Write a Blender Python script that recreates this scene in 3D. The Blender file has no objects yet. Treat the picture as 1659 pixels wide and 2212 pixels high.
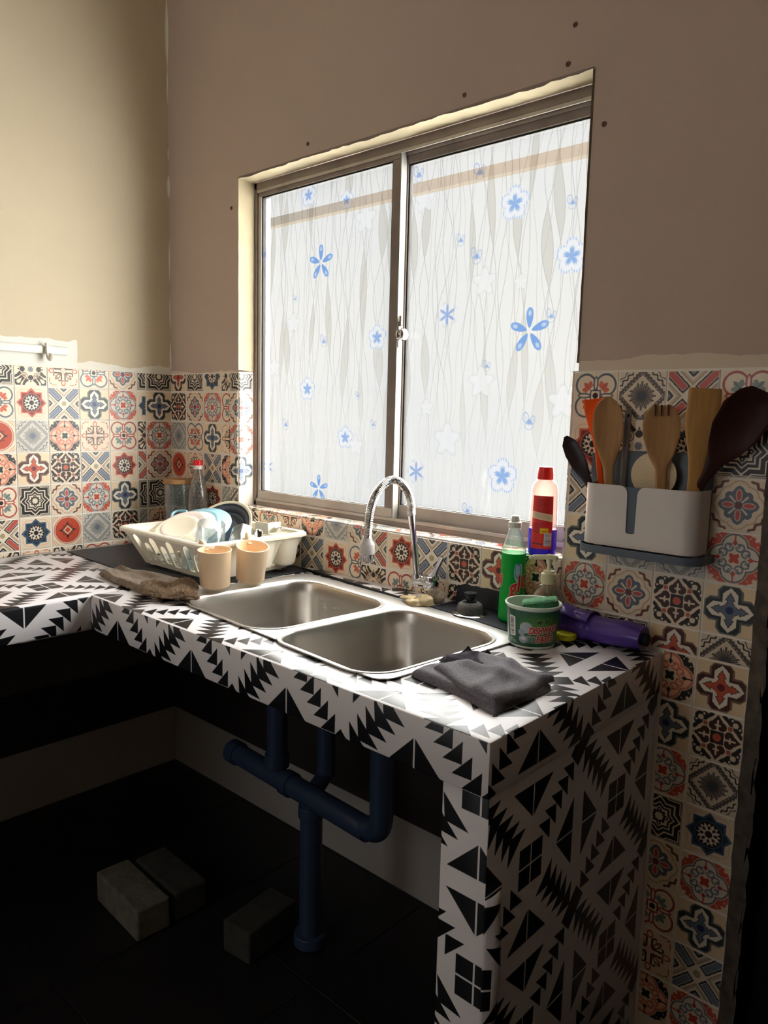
import bpy, bmesh, math, random
import numpy as np
from mathutils import Vector, Matrix
random.seed(7)
C = bpy.context.scene.collection
# ---------------------------------------------------------------- camera
cam = bpy.data.objects.new('camera', bpy.data.cameras.new('camera')); C.objects.link(cam)
cam.data.sensor_fit = 'VERTICAL'; cam.data.sensor_height = 36; cam.data.lens = 26.68; cam.data.clip_start = .02
R3 = Matrix(((.73752565, -.1046557, .66716047), (.67488251, .07870328, -.73371615), (.02427986, .99138942, .12867599)))
cam.matrix_world = Matrix.Translation((2.364, -1.478, 1.294)) @ R3.to_4x4()
bpy.context.scene.camera = cam
# ---------------------------------------------------------------- sky, daylight, exposure
SKY = 0.60; SUN = 40.0; FILL = 8.5
w = bpy.data.worlds.new('overcast_sky'); bpy.context.scene.world = w; w.use_nodes = True
nt = w.node_tree; nt.nodes.clear()
out = nt.nodes.new('ShaderNodeOutputWorld'); bg = nt.nodes.new('ShaderNodeBackground')
tc = nt.nodes.new('ShaderNodeTexCoord'); nz = nt.nodes.new('ShaderNodeTexNoise'); cr = nt.nodes.new('ShaderNodeValToRGB')
nz.inputs['Scale'].default_value = 2.6; nz.inputs['Detail'].default_value = 4; nz.inputs['Roughness'].default_value = .55
cr.color_ramp.elements[0].position = .36; cr.color_ramp.elements[0].color = (.84, .88, .95, 1)
cr.color_ramp.elements[1].position = .62; cr.color_ramp.elements[1].color = (1, 1, 1, 1)
nt.links.new(tc.outputs['Generated'], nz.inputs['Vector']); nt.links.new(nz.outputs['Fac'], cr.inputs['Fac'])
nt.links.new(cr.outputs['Color'], bg.inputs['Color']); bg.inputs['Strength'].default_value = SKY
nt.links.new(bg.outputs[0], out.inputs['Surface'])
def lamp(name, kind, energy, loc, direction, color=(1, 1, 1), **kw):
    l = bpy.data.lights.new(name, kind); l.energy = energy; l.color = color
    for k, v in kw.items(): setattr(l, k, v)
    o = bpy.data.objects.new(name, l); C.objects.link(o); o.location = loc
    o.rotation_euler = Vector(direction).to_track_quat('-Z', 'Y').to_euler(); return o
# veiled sun: a wide bright patch of cloud shining in through the window, from the right and above
lamp('sun', 'SUN', SUN, (3, 4, 5), (-.22, -.95, -.20), (1, .985, .96), angle=math.radians(160))
# added area fill for ambient light, unseen behind the camera's left shoulder
lamp('ambient_fill', 'AREA', FILL, (.9, -3.9, 2.1), (0, 1, .05), (1, .97, .94), shape='RECTANGLE', size=1.0, size_y=1.2)
vs = bpy.context.scene.view_settings
vs.view_transform = 'Standard'; vs.look = 'None'; vs.exposure = 0.0; vs.gamma = 1; vs.use_curve_mapping = False
bpy.context.scene.cycles.max_bounces = 12; bpy.context.scene.cycles.transparent_max_bounces = 16
bpy.context.scene.cycles.transmission_bounces = 8; bpy.context.scene.cycles.sample_clamp_indirect = 6
# ---------------------------------------------------------------- printed patterns, drawn in numpy
TN = 160
_c = (np.arange(TN)+.5)/TN*2-1
TX, TY = np.meshgrid(_c, _c)
TA, TB = np.abs(TX), np.abs(TY)
TP, TQ = np.maximum(TA, TB), np.minimum(TA, TB)
TR = np.hypot(TX, TY); TT = np.arctan2(TY, TX)
TW = 2.6/TN
CREAM = (236, 218, 192)
def fl(im, sd, col, w=TW):
    a = np.clip(.5-sd/w, 0, 1)[..., None]
    im[:] = im*(1-a)+np.array(col, float)*a
def circ(x, y, cx, cy, r): return np.hypot(x-cx, y-cy)-r
def ell(x, y, cx, cy, rx, ry): return (np.hypot((x-cx)/rx, (y-cy)/ry)-1)*min(rx, ry)
def rotd(x, y): return (x+y)*.70711, (x-y)*.70711
def blank(col=CREAM): return np.ones((TN, TN, 3))*np.array(col, float)
def tri_wave(t): return np.abs(((t/np.pi) % 2)-1)*2-1
def d_star(c1, c2, ink=(45, 35, 35)):
    im = blank(); u = np.minimum(TP-.68, (TA+TB)*.70711-.68)
    fl(im, np.abs(np.maximum(TP-.86, (TA+TB)*.70711-1.04))-.02, (226, 190, 160))
    fl(im, u, c1); fl(im, np.maximum(u+.10, .60-TR), c2)
    fl(im, TR-.60, c1); fl(im, TR-.55, ink)
    fl(im, TR-(.43+.08*tri_wave(TT*16)), (240, 230, 210))
    t8 = (TT+np.pi/8) % (np.pi/4)-np.pi/8
    x8, y8 = TR*np.cos(t8), TR*np.sin(t8)
    fl(im, np.abs(x8-.29)*.8+np.abs(y8)*1.1-.085, ink); fl(im, TR-.15, ink); return im
def d_x(bar):
    im = blank((238, 228, 208)); s, d = (TA+TB)*.70711, np.abs(TA-TB)*.70711
    for lo, hi, c in ((.30, .37, (180, 155, 130)), (.37, .45, (205, 190, 168)), (.53, .61, (38, 36, 38)), (.61, 1, (140, 135, 140))):
        fl(im, np.maximum(lo-d, d-hi), c)
    fl(im, np.maximum(d-.215, .34-s), (30, 29, 32)); fl(im, np.maximum(d-.155, .41-s), (225, 222, 220))
    fl(im, np.maximum(d-.13, .435-s), bar); fl(im, (s+d)-.36, (238, 228, 208)); fl(im, TR-.16, (176, 158, 120)); return im
def d_quatre(out1, out2, cross, dot):
    im = blank((238, 216, 180))
    o = np.maximum(np.maximum(TP-1.0, TQ-.48), (TP+TQ)-1.28)
    fl(im, o-.02, out2); fl(im, o+.06, out1)
    fl(im, np.maximum(TQ-.30, TP+.9*TQ-.93), (242, 234, 218))
    cr = np.minimum(np.maximum(TQ-.09, TP-.55), np.maximum(TQ-(.70-TP)*.55, .42-TP))
    cr = np.minimum(cr, TP+1.6*TQ-.50); cr = np.minimum(cr, TR-.2)
    fl(im, cr-.03, (70, 50, 55)); fl(im, cr, cross); fl(im, TR-.15, dot); return im
def d_scroll(corner, ring, inner, spear, centre, ring2):
    im = blank()
    for cx, cy, r in ((.88, .46, .15), (.74, .62, .2), (.9, .3, .12), (.64, .72, .16)):
        fl(im, circ(TP, TQ, cx, cy, r), corner)
    fl(im, np.maximum(np.abs(TP-TQ-.30)-.022, np.abs(TP+TQ-1.36)-.13), CREAM); fl(im, circ(TA, TB, .80, .80, .07), CREAM)
    q = np.minimum(circ(TP, TQ, .47, 0, .46), TR-.5)
    fl(im, np.maximum(q-.17, .34-TP*.2-TQ*4), corner); fl(im, q-.10, CREAM); fl(im, q-.07, ring); fl(im, q+.0, CREAM if ring2 is None else ring2); fl(im, q+.05, inner)
    fl(im, np.maximum(np.abs(circ(TP, TQ, .44, .21, .15))-.03, np.minimum(.10-TQ, TP-.46)), ring)
    fl(im, circ(TP, TQ, .53, .20, .055), ring); fl(im, np.maximum(np.abs(TP-.47+(TQ-.12)*.6)-.025, np.abs(TQ-.14)-.05), ring); fl(im, circ(TP, TQ, 0, 0, .30), CREAM)
    fl(im, np.maximum(TQ-.03, .55-TP), spear); fl(im, np.abs(TP-.63)*.7+TQ-.10, spear)
    fl(im, TR-(.19+.05*np.cos(4*TT+np.pi)), centre); return im
def d_grey(base, mid, dark, hub):
    im = blank(base); s = TA+TB
    fl(im, np.abs(s-1.42+.07*np.cos((TA-TB)*14))-.045, dark)
    fl(im, np.abs(s-1.62+.05*np.cos((TA-TB)*12))-.03, mid)
    fl(im, np.abs(s-1.06+.03*np.cos((TA-TB)*26))-.10, mid); fl(im, np.abs(s-.92)-.02, dark)
    t = (TT+np.pi/16) % (np.pi/8)-np.pi/16
    fl(im, np.maximum(np.abs(TR*np.sin(t))-.045*np.clip(TR*2.2, .3, 1), TR-(.46+.16*np.abs(np.cos(2*TT)))), mid)
    t2 = TT % (np.pi/8)-np.pi/16
    fl(im, np.maximum(np.abs(TR*np.sin(t2))-.018, TR-.5), dark); fl(im, TR-.17, hub); return im
def d_circles(line, leaf, leaf2):
    im = blank(); u = np.minimum(np.minimum(circ(TA, TB, .47, .47, .46), 9), 9)
    fl(im, np.abs(u)-.045, line); fl(im, u+.045, (240, 224, 200))
    dx, dy = rotd(TA-.28, TB-.28); fr = np.hypot(dx, dy); ft = np.arctan2(dy, dx)
    fl(im, np.maximum(fr-.36*(.65+.35*np.abs(np.cos(ft*3.6))), np.abs(ft)-1.5), leaf)
    fl(im, np.maximum(np.abs(dy)-.02, np.abs(dx-.2)-.2), leaf2)
    fl(im, ell(TP, TQ, .54, 0, .32, .12), line); fl(im, ell(TP, TQ, .54, 0, .25, .06), (240, 224, 200))
    fl(im, TP-.26, line); fl(im, TP-.19, (240, 222, 200)); fl(im, TR-.13, (40, 28, 28)); return im
def d_hearts():
    im = blank(); br = (74, 50, 44); dk = (50, 48, 46)
    fl(im, circ(TP, TQ, .74, .74, .2), dk); fl(im, circ(TP, TQ, .80, .55, .17), dk); fl(im, np.maximum(np.abs(TP+TQ*.9-1.17)-.1, np.abs(TP-TQ-.45)-.35), dk)
    fl(im, circ(TP, TQ, .70, .70, .12), CREAM); fl(im, circ(TP, TQ, .88, .57, .05), CREAM)
    h = np.minimum(circ(TP, TQ, .49, .17, .19), np.maximum(TQ-(.97-TP)*.72, .5-TP))
    fl(im, h-.05, CREAM); fl(im, h, br)
    fl(im, np.maximum(TQ-.045, np.abs(TP-.55)-.2), CREAM); fl(im, np.maximum(np.abs(TP-.52)-.035, TQ-.13), CREAM); fl(im, circ(TP, TQ, .52, .0, .07), CREAM)
    fl(im, circ(TA, TB, .47, .47, .02)-.0, br); fl(im, np.maximum(np.abs(TA-.50), np.abs(TB-.50))-.08, (190, 100, 75))
    fl(im, TP-.27, dk); fl(im, TR-.17, (205, 95, 70)); return im
def d_maze():
    im = blank((38, 36, 38)); u = np.minimum(TP, (TA+TB)*.70711)
    for lo, hi in ((.86, .91), (.62, .69), (.44, .50), (.25, .36), (-1, .15)):
        fl(im, np.maximum(u-hi, lo-u), (236, 224, 200))
    fl(im, np.abs(TP-.31)*.8+TQ-.11, (38, 36, 38)); fl(im, np.abs(TP-.31)*.8+TQ-.05, (236, 224, 200))
    fl(im, np.maximum(TP-.98, .94-TP)-.0, (225, 212, 190)); return im
def d_diamond(slate, red, brown):
    im = blank(); s, t = TA+TB, TA-TB
    fl(im, np.maximum(np.abs(s-1.47+.06*np.cos(t*13))-.09*(1-.5*np.abs(t)), np.abs(t)-.62), brown)
    f = np.minimum(circ(TP, TQ, .56, 0, .20), np.minimum(circ(TA, TB, .36, .36, .17), TR-.44)); f = np.minimum(f, np.maximum(s-.80, -1))
    fl(im, np.abs(f-.20)-.025, (200, 170, 140)); fl(im, f-.05, (240, 226, 204)); fl(im, f, slate)
    fl(im, np.maximum(np.abs(TA-TB)*.7-.04, np.abs(TR-.33)-.17), (232, 220, 205))
    fl(im, ell(TP, TQ, .40, 0, .25, .125), (238, 215, 185)); fl(im, ell(TP, TQ, .40, 0, .21, .09), red)
    fl(im, TP-.11, (120, 60, 60)); return im
def d_rosette():
    im = blank(); red = (196, 78, 55)
    fl(im, np.abs(TR-.93)-.02, (190, 90, 70)); fl(im, np.abs(TA+TB-1.62)-.02, (200, 110, 85)); fl(im, np.abs(TA+TB-1.8)-.02, (160, 140, 110))
    fl(im, np.maximum(TR-.86, TP+.55*TQ-.98), red)
    fl(im, np.sqrt(TA+.02)+np.sqrt(TB+.02)-.98, (74, 46, 42)); fl(im, np.abs(np.maximum(TA, TB)-.30)-.03, (150, 60, 50))
    fl(im, TA+TB-.34, (232, 190, 160)); fl(im, TA+TB-.2, red); return im
def d_damask():
    im = blank(); bk = (48, 42, 40)
    v = np.sin(7*TP+3*np.sin(6*TQ))*np.sin(9*TQ+2.5*np.sin(5*TP))
    fl(im, np.maximum((.22-v)*.25, .72-TP-TQ*.45), bk)
    fl(im, np.maximum(np.abs(np.abs(circ(TA, TB, .42, .42, .15))-.05)-.018, -1), (110, 62, 52)); fl(im, circ(TA, TB, .42, .42, .05), bk)
    fl(im, np.maximum(TQ-.05-.12*np.abs(np.sin(TP*9)), np.abs(TP-.52)-.16), bk)
    fl(im, TR-(.17+.03*np.cos(12*TT)), (120, 118, 128)); return im
def d_filigree():
    im = blank((240, 218, 190)); bk = (52, 40, 40); co = (190, 100, 78)
    fl(im, np.maximum(np.abs(TQ-.12)-.035, np.abs(TP-.33)-.2), bk)
    fl(im, np.maximum(np.abs(circ(TP, TQ, .52, .24, .12))-.035, np.maximum(.45-TP, TQ-.33)), bk); fl(im, circ(TP, TQ, .46, .34, .05), bk)
    fl(im, np.abs(ell(TP, TQ, .78, 0, .16, .12))-.03, co)
    x, y = rotd(TA, TB); fl(im, np.abs(ell(x, y, .50, 0, .2, .09))-.028, (150, 92, 70))
    fl(im, np.maximum(TQ-.06, TP-.24), (240, 190, 165))
    fl(im, np.maximum(np.abs(TP-.92)-.02, np.abs(TQ-.60)-.15), co); fl(im, np.abs(circ(TA, TB, .84, .84, .02))-.02, bk); return im
DES = {}
def make_atlas():
    lst = [('A', d_star((206, 96, 74), (120, 40, 36))), ('A2', d_star((74, 96, 124), (34, 58, 70))), ('B', d_x((116, 128, 148))), ('B2', d_x((196, 88, 74))),
      ('C', d_quatre((52, 60, 62), (110, 112, 104), (104, 118, 136), (46, 52, 100))), ('C2', d_quatre((84, 54, 52), (140, 108, 90), (206, 98, 70), (110, 46, 56))),
      ('D', d_scroll((206, 90, 72), (112, 122, 130), (224, 216, 204), (190, 70, 58), (196, 74, 58), None)),
      ('E', d_grey((208, 204, 194), (160, 160, 155), (112, 116, 116), (112, 120, 140))), ('E2', d_grey((226, 212, 190), (96, 88, 84), (52, 44, 46), (70, 80, 92))),
      ('F', d_scroll((52, 46, 46), (210, 122, 100), (246, 196, 164), (58, 50, 46), (44, 52, 44), (232, 160, 134))), ('G', d_filigree()),
      ('H', d_circles((170, 70, 62), (132, 148, 144), (90, 104, 108))), ('H2', d_circles((92, 104, 118), (214, 108, 84), (190, 80, 66))),
      ('I', d_hearts()), ('J', d_maze()), ('K', d_diamond((104, 112, 126), (198, 88, 80), (120, 72, 62))), ('L', d_rosette()), ('M', d_damask())]
    cols, rows = 5, 4
    at = np.zeros((rows*TN, cols*TN, 3))
    for i, (n, im) in enumerate(lst):
        r, c = divmod(i, cols)
        big = blank((246, 238, 226)); m = int(TN*.035)          # margin of the printed tile
        idx = (np.arange(TN-2*m)*TN//(TN-2*m)); big[m:TN-m, m:TN-m] = im[idx][:, idx]
        at[r*TN:(r+1)*TN, c*TN:(c+1)*TN] = big
        DES[n] = (c/cols, r/rows, 1/cols, 1/rows)
    return at
def poly_mask(w, h, pts):
    """even-odd fill of a polygon given in pixels, 3x supersampled on its bounding box"""
    pts = np.asarray(pts, float); m = np.zeros((h, w))
    x0, y0 = np.maximum(np.floor(pts.min(0)).astype(int)-1, 0); x1, y1 = np.minimum(np.ceil(pts.max(0)).astype(int)+1, (w, h))
    if x1 <= x0 or y1 <= y0: return m
    S = 3; xs = x0+(np.arange((x1-x0)*S)+.5)/S; ys = y0+(np.arange((y1-y0)*S)+.5)/S
    GX, GY = np.meshgrid(xs, ys); ins = np.zeros(GX.shape, bool)
    for (ax, ay), (bx, by) in zip(pts, np.roll(pts, -1, 0)):
        if ay == by: continue
        c = ((ay > GY) != (by > GY)) & (GX < (bx-ax)*(GY-ay)/(by-ay)+ax); ins ^= c
    m[y0:y1, x0:x1] = ins.reshape(y1-y0, S, x1-x0, S).mean((1, 3)); return m
def make_aztec():
    N = 512; im = np.ones((N, N, 3))*np.array((240, 237, 240.)); bk = np.array((17, 19, 25.))
    def put(pts, col=bk):
        p = np.array(pts, float)
        for ox in (-1, 0, 1):
            for oy in (-1, 0, 1):
                q = (p+(ox, oy))*N
                if q[:, 0].max() < 0 or q[:, 1].max() < 0 or q[:, 0].min() > N or q[:, 1].min() > N: continue
                m = poly_mask(N, N, q)[..., None]; im[:] = im*(1-m)+np.asarray(col)*m
    white = (240, 237, 240)
    def line(a, b, w=.006):
        a, b = np.array(a), np.array(b); d = (b-a)/np.hypot(*(b-a)); n = np.array((-d[1], d[0]))*w
        put([a+n, b+n, b-n, a-n], white)
    h = .112; put([(.5-h, .5-h), (.5+h, .5-h), (.5+h, .5+h), (.5-h, .5+h)]); line((.5-h, .5), (.5+h, .5)); line((.5, .5-h), (.5, .5+h))
    for s in (1, -1):
        put([(s*.058, .5-.20), (s*.058, .5+.20), (s*.242, .5)]); line((s*.058, .5), (s*.242, .5))
        put([(.5-.19, s*.058), (.5+.19, s*.058), (.5, s*.242)]); line((.5, s*.058), (.5, s*.242))
    r = .70711
    def pt(u, v): return (u*r+v*r, u*r-v*r)      # u along (1,1), v along (1,-1)
    put([pt(-.11, -.062), pt(.11, -.062), pt(.11, .062), pt(-.11, .062)])
    for s in (1, -1):
        for k in range(5):
            a = .114+k*.084; put([pt(s*a, 0), pt(s*(a+.082), .084), pt(s*(a+.082), -.084)])
            a = .060+k*.086; put([pt(0, s*a), pt(.112, s*(a+.096)), pt(-.112, s*(a+.096))])
    return im
def make_film(w_m, h_m, x0, z0, flowers, seed, den=900):
    W_, H_ = int(w_m*den), int(h_m*den); rs = np.random.RandomState(seed)
    xs = (np.arange(W_)+.5)/den; zs = (np.arange(H_)+.5)/den; X, Z = np.meshgrid(xs, zs)
    im = np.ones((H_, W_, 3))*np.array((251, 250, 247.))
    fade = np.clip((Z/h_m-.02)/.55, .25, 1)
    def mix(a, col): im[:] = im*(1-a[..., None])+np.array(col, float)*a[..., None]
    n = int(w_m/.034)
    for k in range(n+1):
        c = (k+rs.uniform(.1, .9))*w_m/n+.008*np.sin(Z*rs.uniform(8, 16)+rs.uniform(0, 6))
        wd = .0165*np.sin(Z*rs.uniform(11, 19)+rs.uniform(0, 6))*rs.uniform(.55, 1.1)-.001
        if rs.rand() < .62: mix(np.clip((wd-np.abs(X-c))*den/1.5+.5, 0, 1)*.75*fade, (226, 222, 212))
        for s in (1, -1): mix(np.clip(1.3-np.abs(np.abs(X-c-s*wd))*den/1.1, 0, 1)*.6*fade, (196, 193, 190))
        c2 = k*w_m/n+.014*np.sin(Z*rs.uniform(5, 12)+rs.uniform(0, 6))+.006*np.sin(Z*rs.uniform(18, 30)); mix(np.clip(1.2-np.abs(X-c2)*den/.9, 0, 1)*.5*fade, (196, 193, 190))
    for fx, fz, fr, kind in flowers:
        dx, dz = X-(fx-x0), Z-(fz-z0); R_ = np.hypot(dx, dz)/fr; T_ = np.arctan2(dz, dx)-np.pi/2
        if kind == 'f':                      # round five-petalled bloom: blue heart, pale petals with blue rims
            pet = .70+.30*np.abs(np.cos(2.5*T_))**.7; mix(np.clip((pet-R_)*fr*den/2+.5, 0, 1), (252, 252, 255))
            mix(np.clip(1-np.abs(R_-pet+.07)*9, 0, 1)*.75*np.clip(.45+.55*np.sin(2*T_+dx*900), 0, 1), (150, 184, 240))
            mix(np.clip((.16+.42*np.abs(np.cos(2.5*T_))**.6+.05*np.cos(25*T_)-R_)*fr*den/7, 0, 1)*.9, (150, 186, 240))
        elif kind == 'p':                    # long separate petals
            t5 = (T_+np.pi/5) % (2*np.pi/5)-np.pi/5; lx, ly = R_*np.cos(t5), R_*np.sin(t5)
            e = 1-np.hypot((lx-.56)/.44, ly/(.10+.13*np.clip(lx, 0, 1))); mix(np.clip(e*fr*den/3, 0, 1)*np.clip(1.1-.35*np.clip(lx-.4, 0, 1), 0, 1), (138, 178, 238))
            e2 = 1-np.hypot((lx-.74)/.16, ly/.11); mix(np.clip(e2*2, 0, 1)*.75, (228, 237, 251))
        elif kind == 's':                    # small spiky star
            mix(np.clip((.26+.62*np.abs(np.cos(3*T_))**2.5-R_)*fr*den/6, 0, 1)*.85, (158, 184, 238)); mix(np.clip(1-np.abs(R_-.9)*7, 0, 1)*.25*np.clip(np.sin(5*T_), 0, 1), (170, 190, 235))
        elif kind == 'b':                    # butterfly: two uneven upper wings, soft lower pair
            for s, k_, tl_ in ((-1, 1.0, .5), (1, .78, .25)):
                e = np.hypot((dx-s*.34*fr-.1*s*dz)/(.34*fr*k_), (dz-tl_*fr*.8)/(.52*fr*k_)); mix(np.clip(1.05-np.abs(e-.9)*4.5, 0, 1)*.6, (158, 182, 234)); mix(np.clip((.55-e)*3, 0, 1)*.25, (180, 200, 240))
            mix(np.clip((.34-R_)*fr*den/4, 0, 1)*.8, (150, 182, 238)); e = np.hypot(dx/(.5*fr), (dz+.35*fr)/(.38*fr)); mix(np.clip(1-np.abs(e-.9)*4.5, 0, 1)*.45, (170, 192, 234))
        else:                                # faint white bloom
            mix(np.clip((.8+.2*np.cos(5*T_)-R_)*fr*den/3, 0, 1)*.8, (253, 253, 253)); mix(np.clip(1-np.abs(R_-.8-.2*np.cos(5*T_))*8, 0, 1)*.25, (210, 212, 216))
    return im
# ---------------------------------------------------------------- materials
def srgb(c): return tuple(((v/255)/12.92 if v/255 <= .04045 else ((v/255+.055)/1.055)**2.4) for v in c)+(1,)
def mat(name, col, rough=.5, metal=0, spec=.5, bump=0, bscale=200, vary=.04, vscale=12, trans=0, ior=1.45, sss=0, coat=0, sheen=0, stretch=None):
    m = bpy.data.materials.new(name); m.use_nodes = True; n = m.node_tree; b = n.nodes['Principled BSDF']
    b.inputs['Roughness'].default_value = rough; b.inputs['Metallic'].default_value = metal; b.inputs['IOR'].default_value = ior
    b.inputs['Specular IOR Level'].default_value = spec; b.inputs['Transmission Weight'].default_value = trans
    b.inputs['Coat Weight'].default_value = coat; b.inputs['Sheen Weight'].default_value = sheen
    if sss: b.inputs['Subsurface Weight'].default_value = sss; b.inputs['Subsurface Radius'].default_value = (.01, .01, .01)
    c = srgb(col); t = n.nodes.new('ShaderNodeTexCoord'); vec = t.outputs['Object']
    if stretch:
        mp = n.nodes.new('ShaderNodeMapping'); mp.inputs['Scale'].default_value = stretch; n.links.new(vec, mp.inputs[0]); vec = mp.outputs[0]
    z = n.nodes.new('ShaderNodeTexNoise'); z.inputs['Scale'].default_value = vscale; z.inputs['Detail'].default_value = 5; n.links.new(vec, z.inputs['Vector'])
    r = n.nodes.new('ShaderNodeValToRGB'); r.color_ramp.elements[0].position = .3; r.color_ramp.elements[1].position = .7
    r.color_ramp.elements[0].color = tuple(v*(1-vary) for v in c[:3])+(1,); r.color_ramp.elements[1].color = tuple(min(1, v*(1+vary)) for v in c[:3])+(1,)
    n.links.new(z.outputs['Fac'], r.inputs['Fac']); n.links.new(r.outputs['Color'], b.inputs['Base Color'])
    if bump:
        z2 = n.nodes.new('ShaderNodeTexNoise'); z2.inputs['Scale'].default_value = bscale; z2.inputs['Detail'].default_value = 3; n.links.new(vec, z2.inputs['Vector'])
        bp = n.nodes.new('ShaderNodeBump'); bp.inputs['Strength'].default_value = bump; bp.inputs['Distance'].default_value = .002
        n.links.new(z2.outputs['Fac'], bp.inputs['Height']); n.links.new(bp.outputs[0], b.inputs['Normal'])
    return m
def image(name, arr, alpha=None, ext=False):
    h, w_ = arr.shape[:2]; im = bpy.data.images.new(name, w_, h, alpha=alpha is not None)
    px = np.ones((h, w_, 4), np.float32); px[..., :3] = np.clip(arr/255, 0, 1)
    if alpha is not None: px[..., 3] = alpha
    im.pixels.foreach_set(px.ravel()); im.update(); im.pack(); return im
def imat(name, img, rough=.4, spec=.5, alpha=False, coat=0, bump=0):
    m = bpy.data.materials.new(name); m.use_nodes = True; n = m.node_tree; b = n.nodes['Principled BSDF']
    t = n.nodes.new('ShaderNodeTexImage'); t.image = img; t.extension = 'REPEAT'
    n.links.new(t.outputs['Color'], b.inputs['Base Color']); b.inputs['Roughness'].default_value = rough; b.inputs['Specular IOR Level'].default_value = spec; b.inputs['Coat Weight'].default_value = coat
    if alpha: n.links.new(t.outputs['Alpha'], b.inputs['Alpha'])
    if bump:
        z2 = n.nodes.new('ShaderNodeTexNoise'); z2.inputs['Scale'].default_value = 24; tc_ = n.nodes.new('ShaderNodeTexCoord'); n.links.new(tc_.outputs['Object'], z2.inputs['Vector'])
        bp = n.nodes.new('ShaderNodeBump'); bp.inputs['Strength'].default_value = bump; bp.inputs['Distance'].default_value = .004
        n.links.new(z2.outputs['Fac'], bp.inputs['Height']); n.links.new(bp.outputs[0], b.inputs['Normal'])
    return m
def glassy(name, col, clear=.8, rough=.05):
    """thin clear plastic or glass: mostly see-through with a Fresnel gloss"""
    m = bpy.data.materials.new(name); m.use_nodes = True; n = m.node_tree; n.nodes.clear()
    o = n.nodes.new('ShaderNodeOutputMaterial'); tr = n.nodes.new('ShaderNodeBsdfTransparent'); gl = n.nodes.new('ShaderNodeBsdfGlossy'); df = n.nodes.new('ShaderNodeBsdfTranslucent'); dd = n.nodes.new('ShaderNodeBsdfDiffuse')
    fr = n.nodes.new('ShaderNodeLayerWeight'); fr.inputs['Blend'].default_value = .32
    a = n.nodes.new('ShaderNodeMixShader'); c2 = n.nodes.new('ShaderNodeMixShader'); d2 = n.nodes.new('ShaderNodeMixShader'); c = srgb(col)
    tr.inputs['Color'].default_value = c; df.inputs['Color'].default_value = c; dd.inputs['Color'].default_value = c; gl.inputs['Roughness'].default_value = rough
    z = n.nodes.new('ShaderNodeTexNoise'); z.inputs['Scale'].default_value = 18; bp = n.nodes.new('ShaderNodeBump'); bp.inputs['Strength'].default_value = .15; bp.inputs['Distance'].default_value = .003
    n.links.new(z.outputs['Fac'], bp.inputs['Height']); n.links.new(bp.outputs[0], gl.inputs['Normal'])
    n.links.new(df.outputs[0], d2.inputs[1]); n.links.new(dd.outputs[0], d2.inputs[2])
    a.inputs[0].default_value = 1-clear; n.links.new(tr.outputs[0], a.inputs[1]); n.links.new(d2.outputs[0], a.inputs[2])
    n.links.new(fr.outputs['Facing'], c2.inputs[0]); n.links.new(a.outputs[0], c2.inputs[1]); n.links.new(gl.outputs[0], c2.inputs[2]); n.links.new(c2.outputs[0], o.inputs[0]); return m
def film_mat(name, img, clear):
    m = bpy.data.materials.new(name); m.use_nodes = True; n = m.node_tree; n.nodes.clear()
    o = n.nodes.new('ShaderNodeOutputMaterial'); t = n.nodes.new('ShaderNodeTexImage'); t.image = img
    tr = n.nodes.new('ShaderNodeBsdfTransparent'); tl = n.nodes.new('ShaderNodeBsdfTranslucent'); a = n.nodes.new('ShaderNodeMixShader'); a.inputs[0].default_value = 1-clear
    n.links.new(t.outputs['Color'], tr.inputs['Color']); n.links.new(t.outputs['Color'], tl.inputs['Color'])
    n.links.new(tr.outputs[0], a.inputs[1]); n.links.new(tl.outputs[0], a.inputs[2]); n.links.new(a.outputs[0], o.inputs[0]); return m
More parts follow.
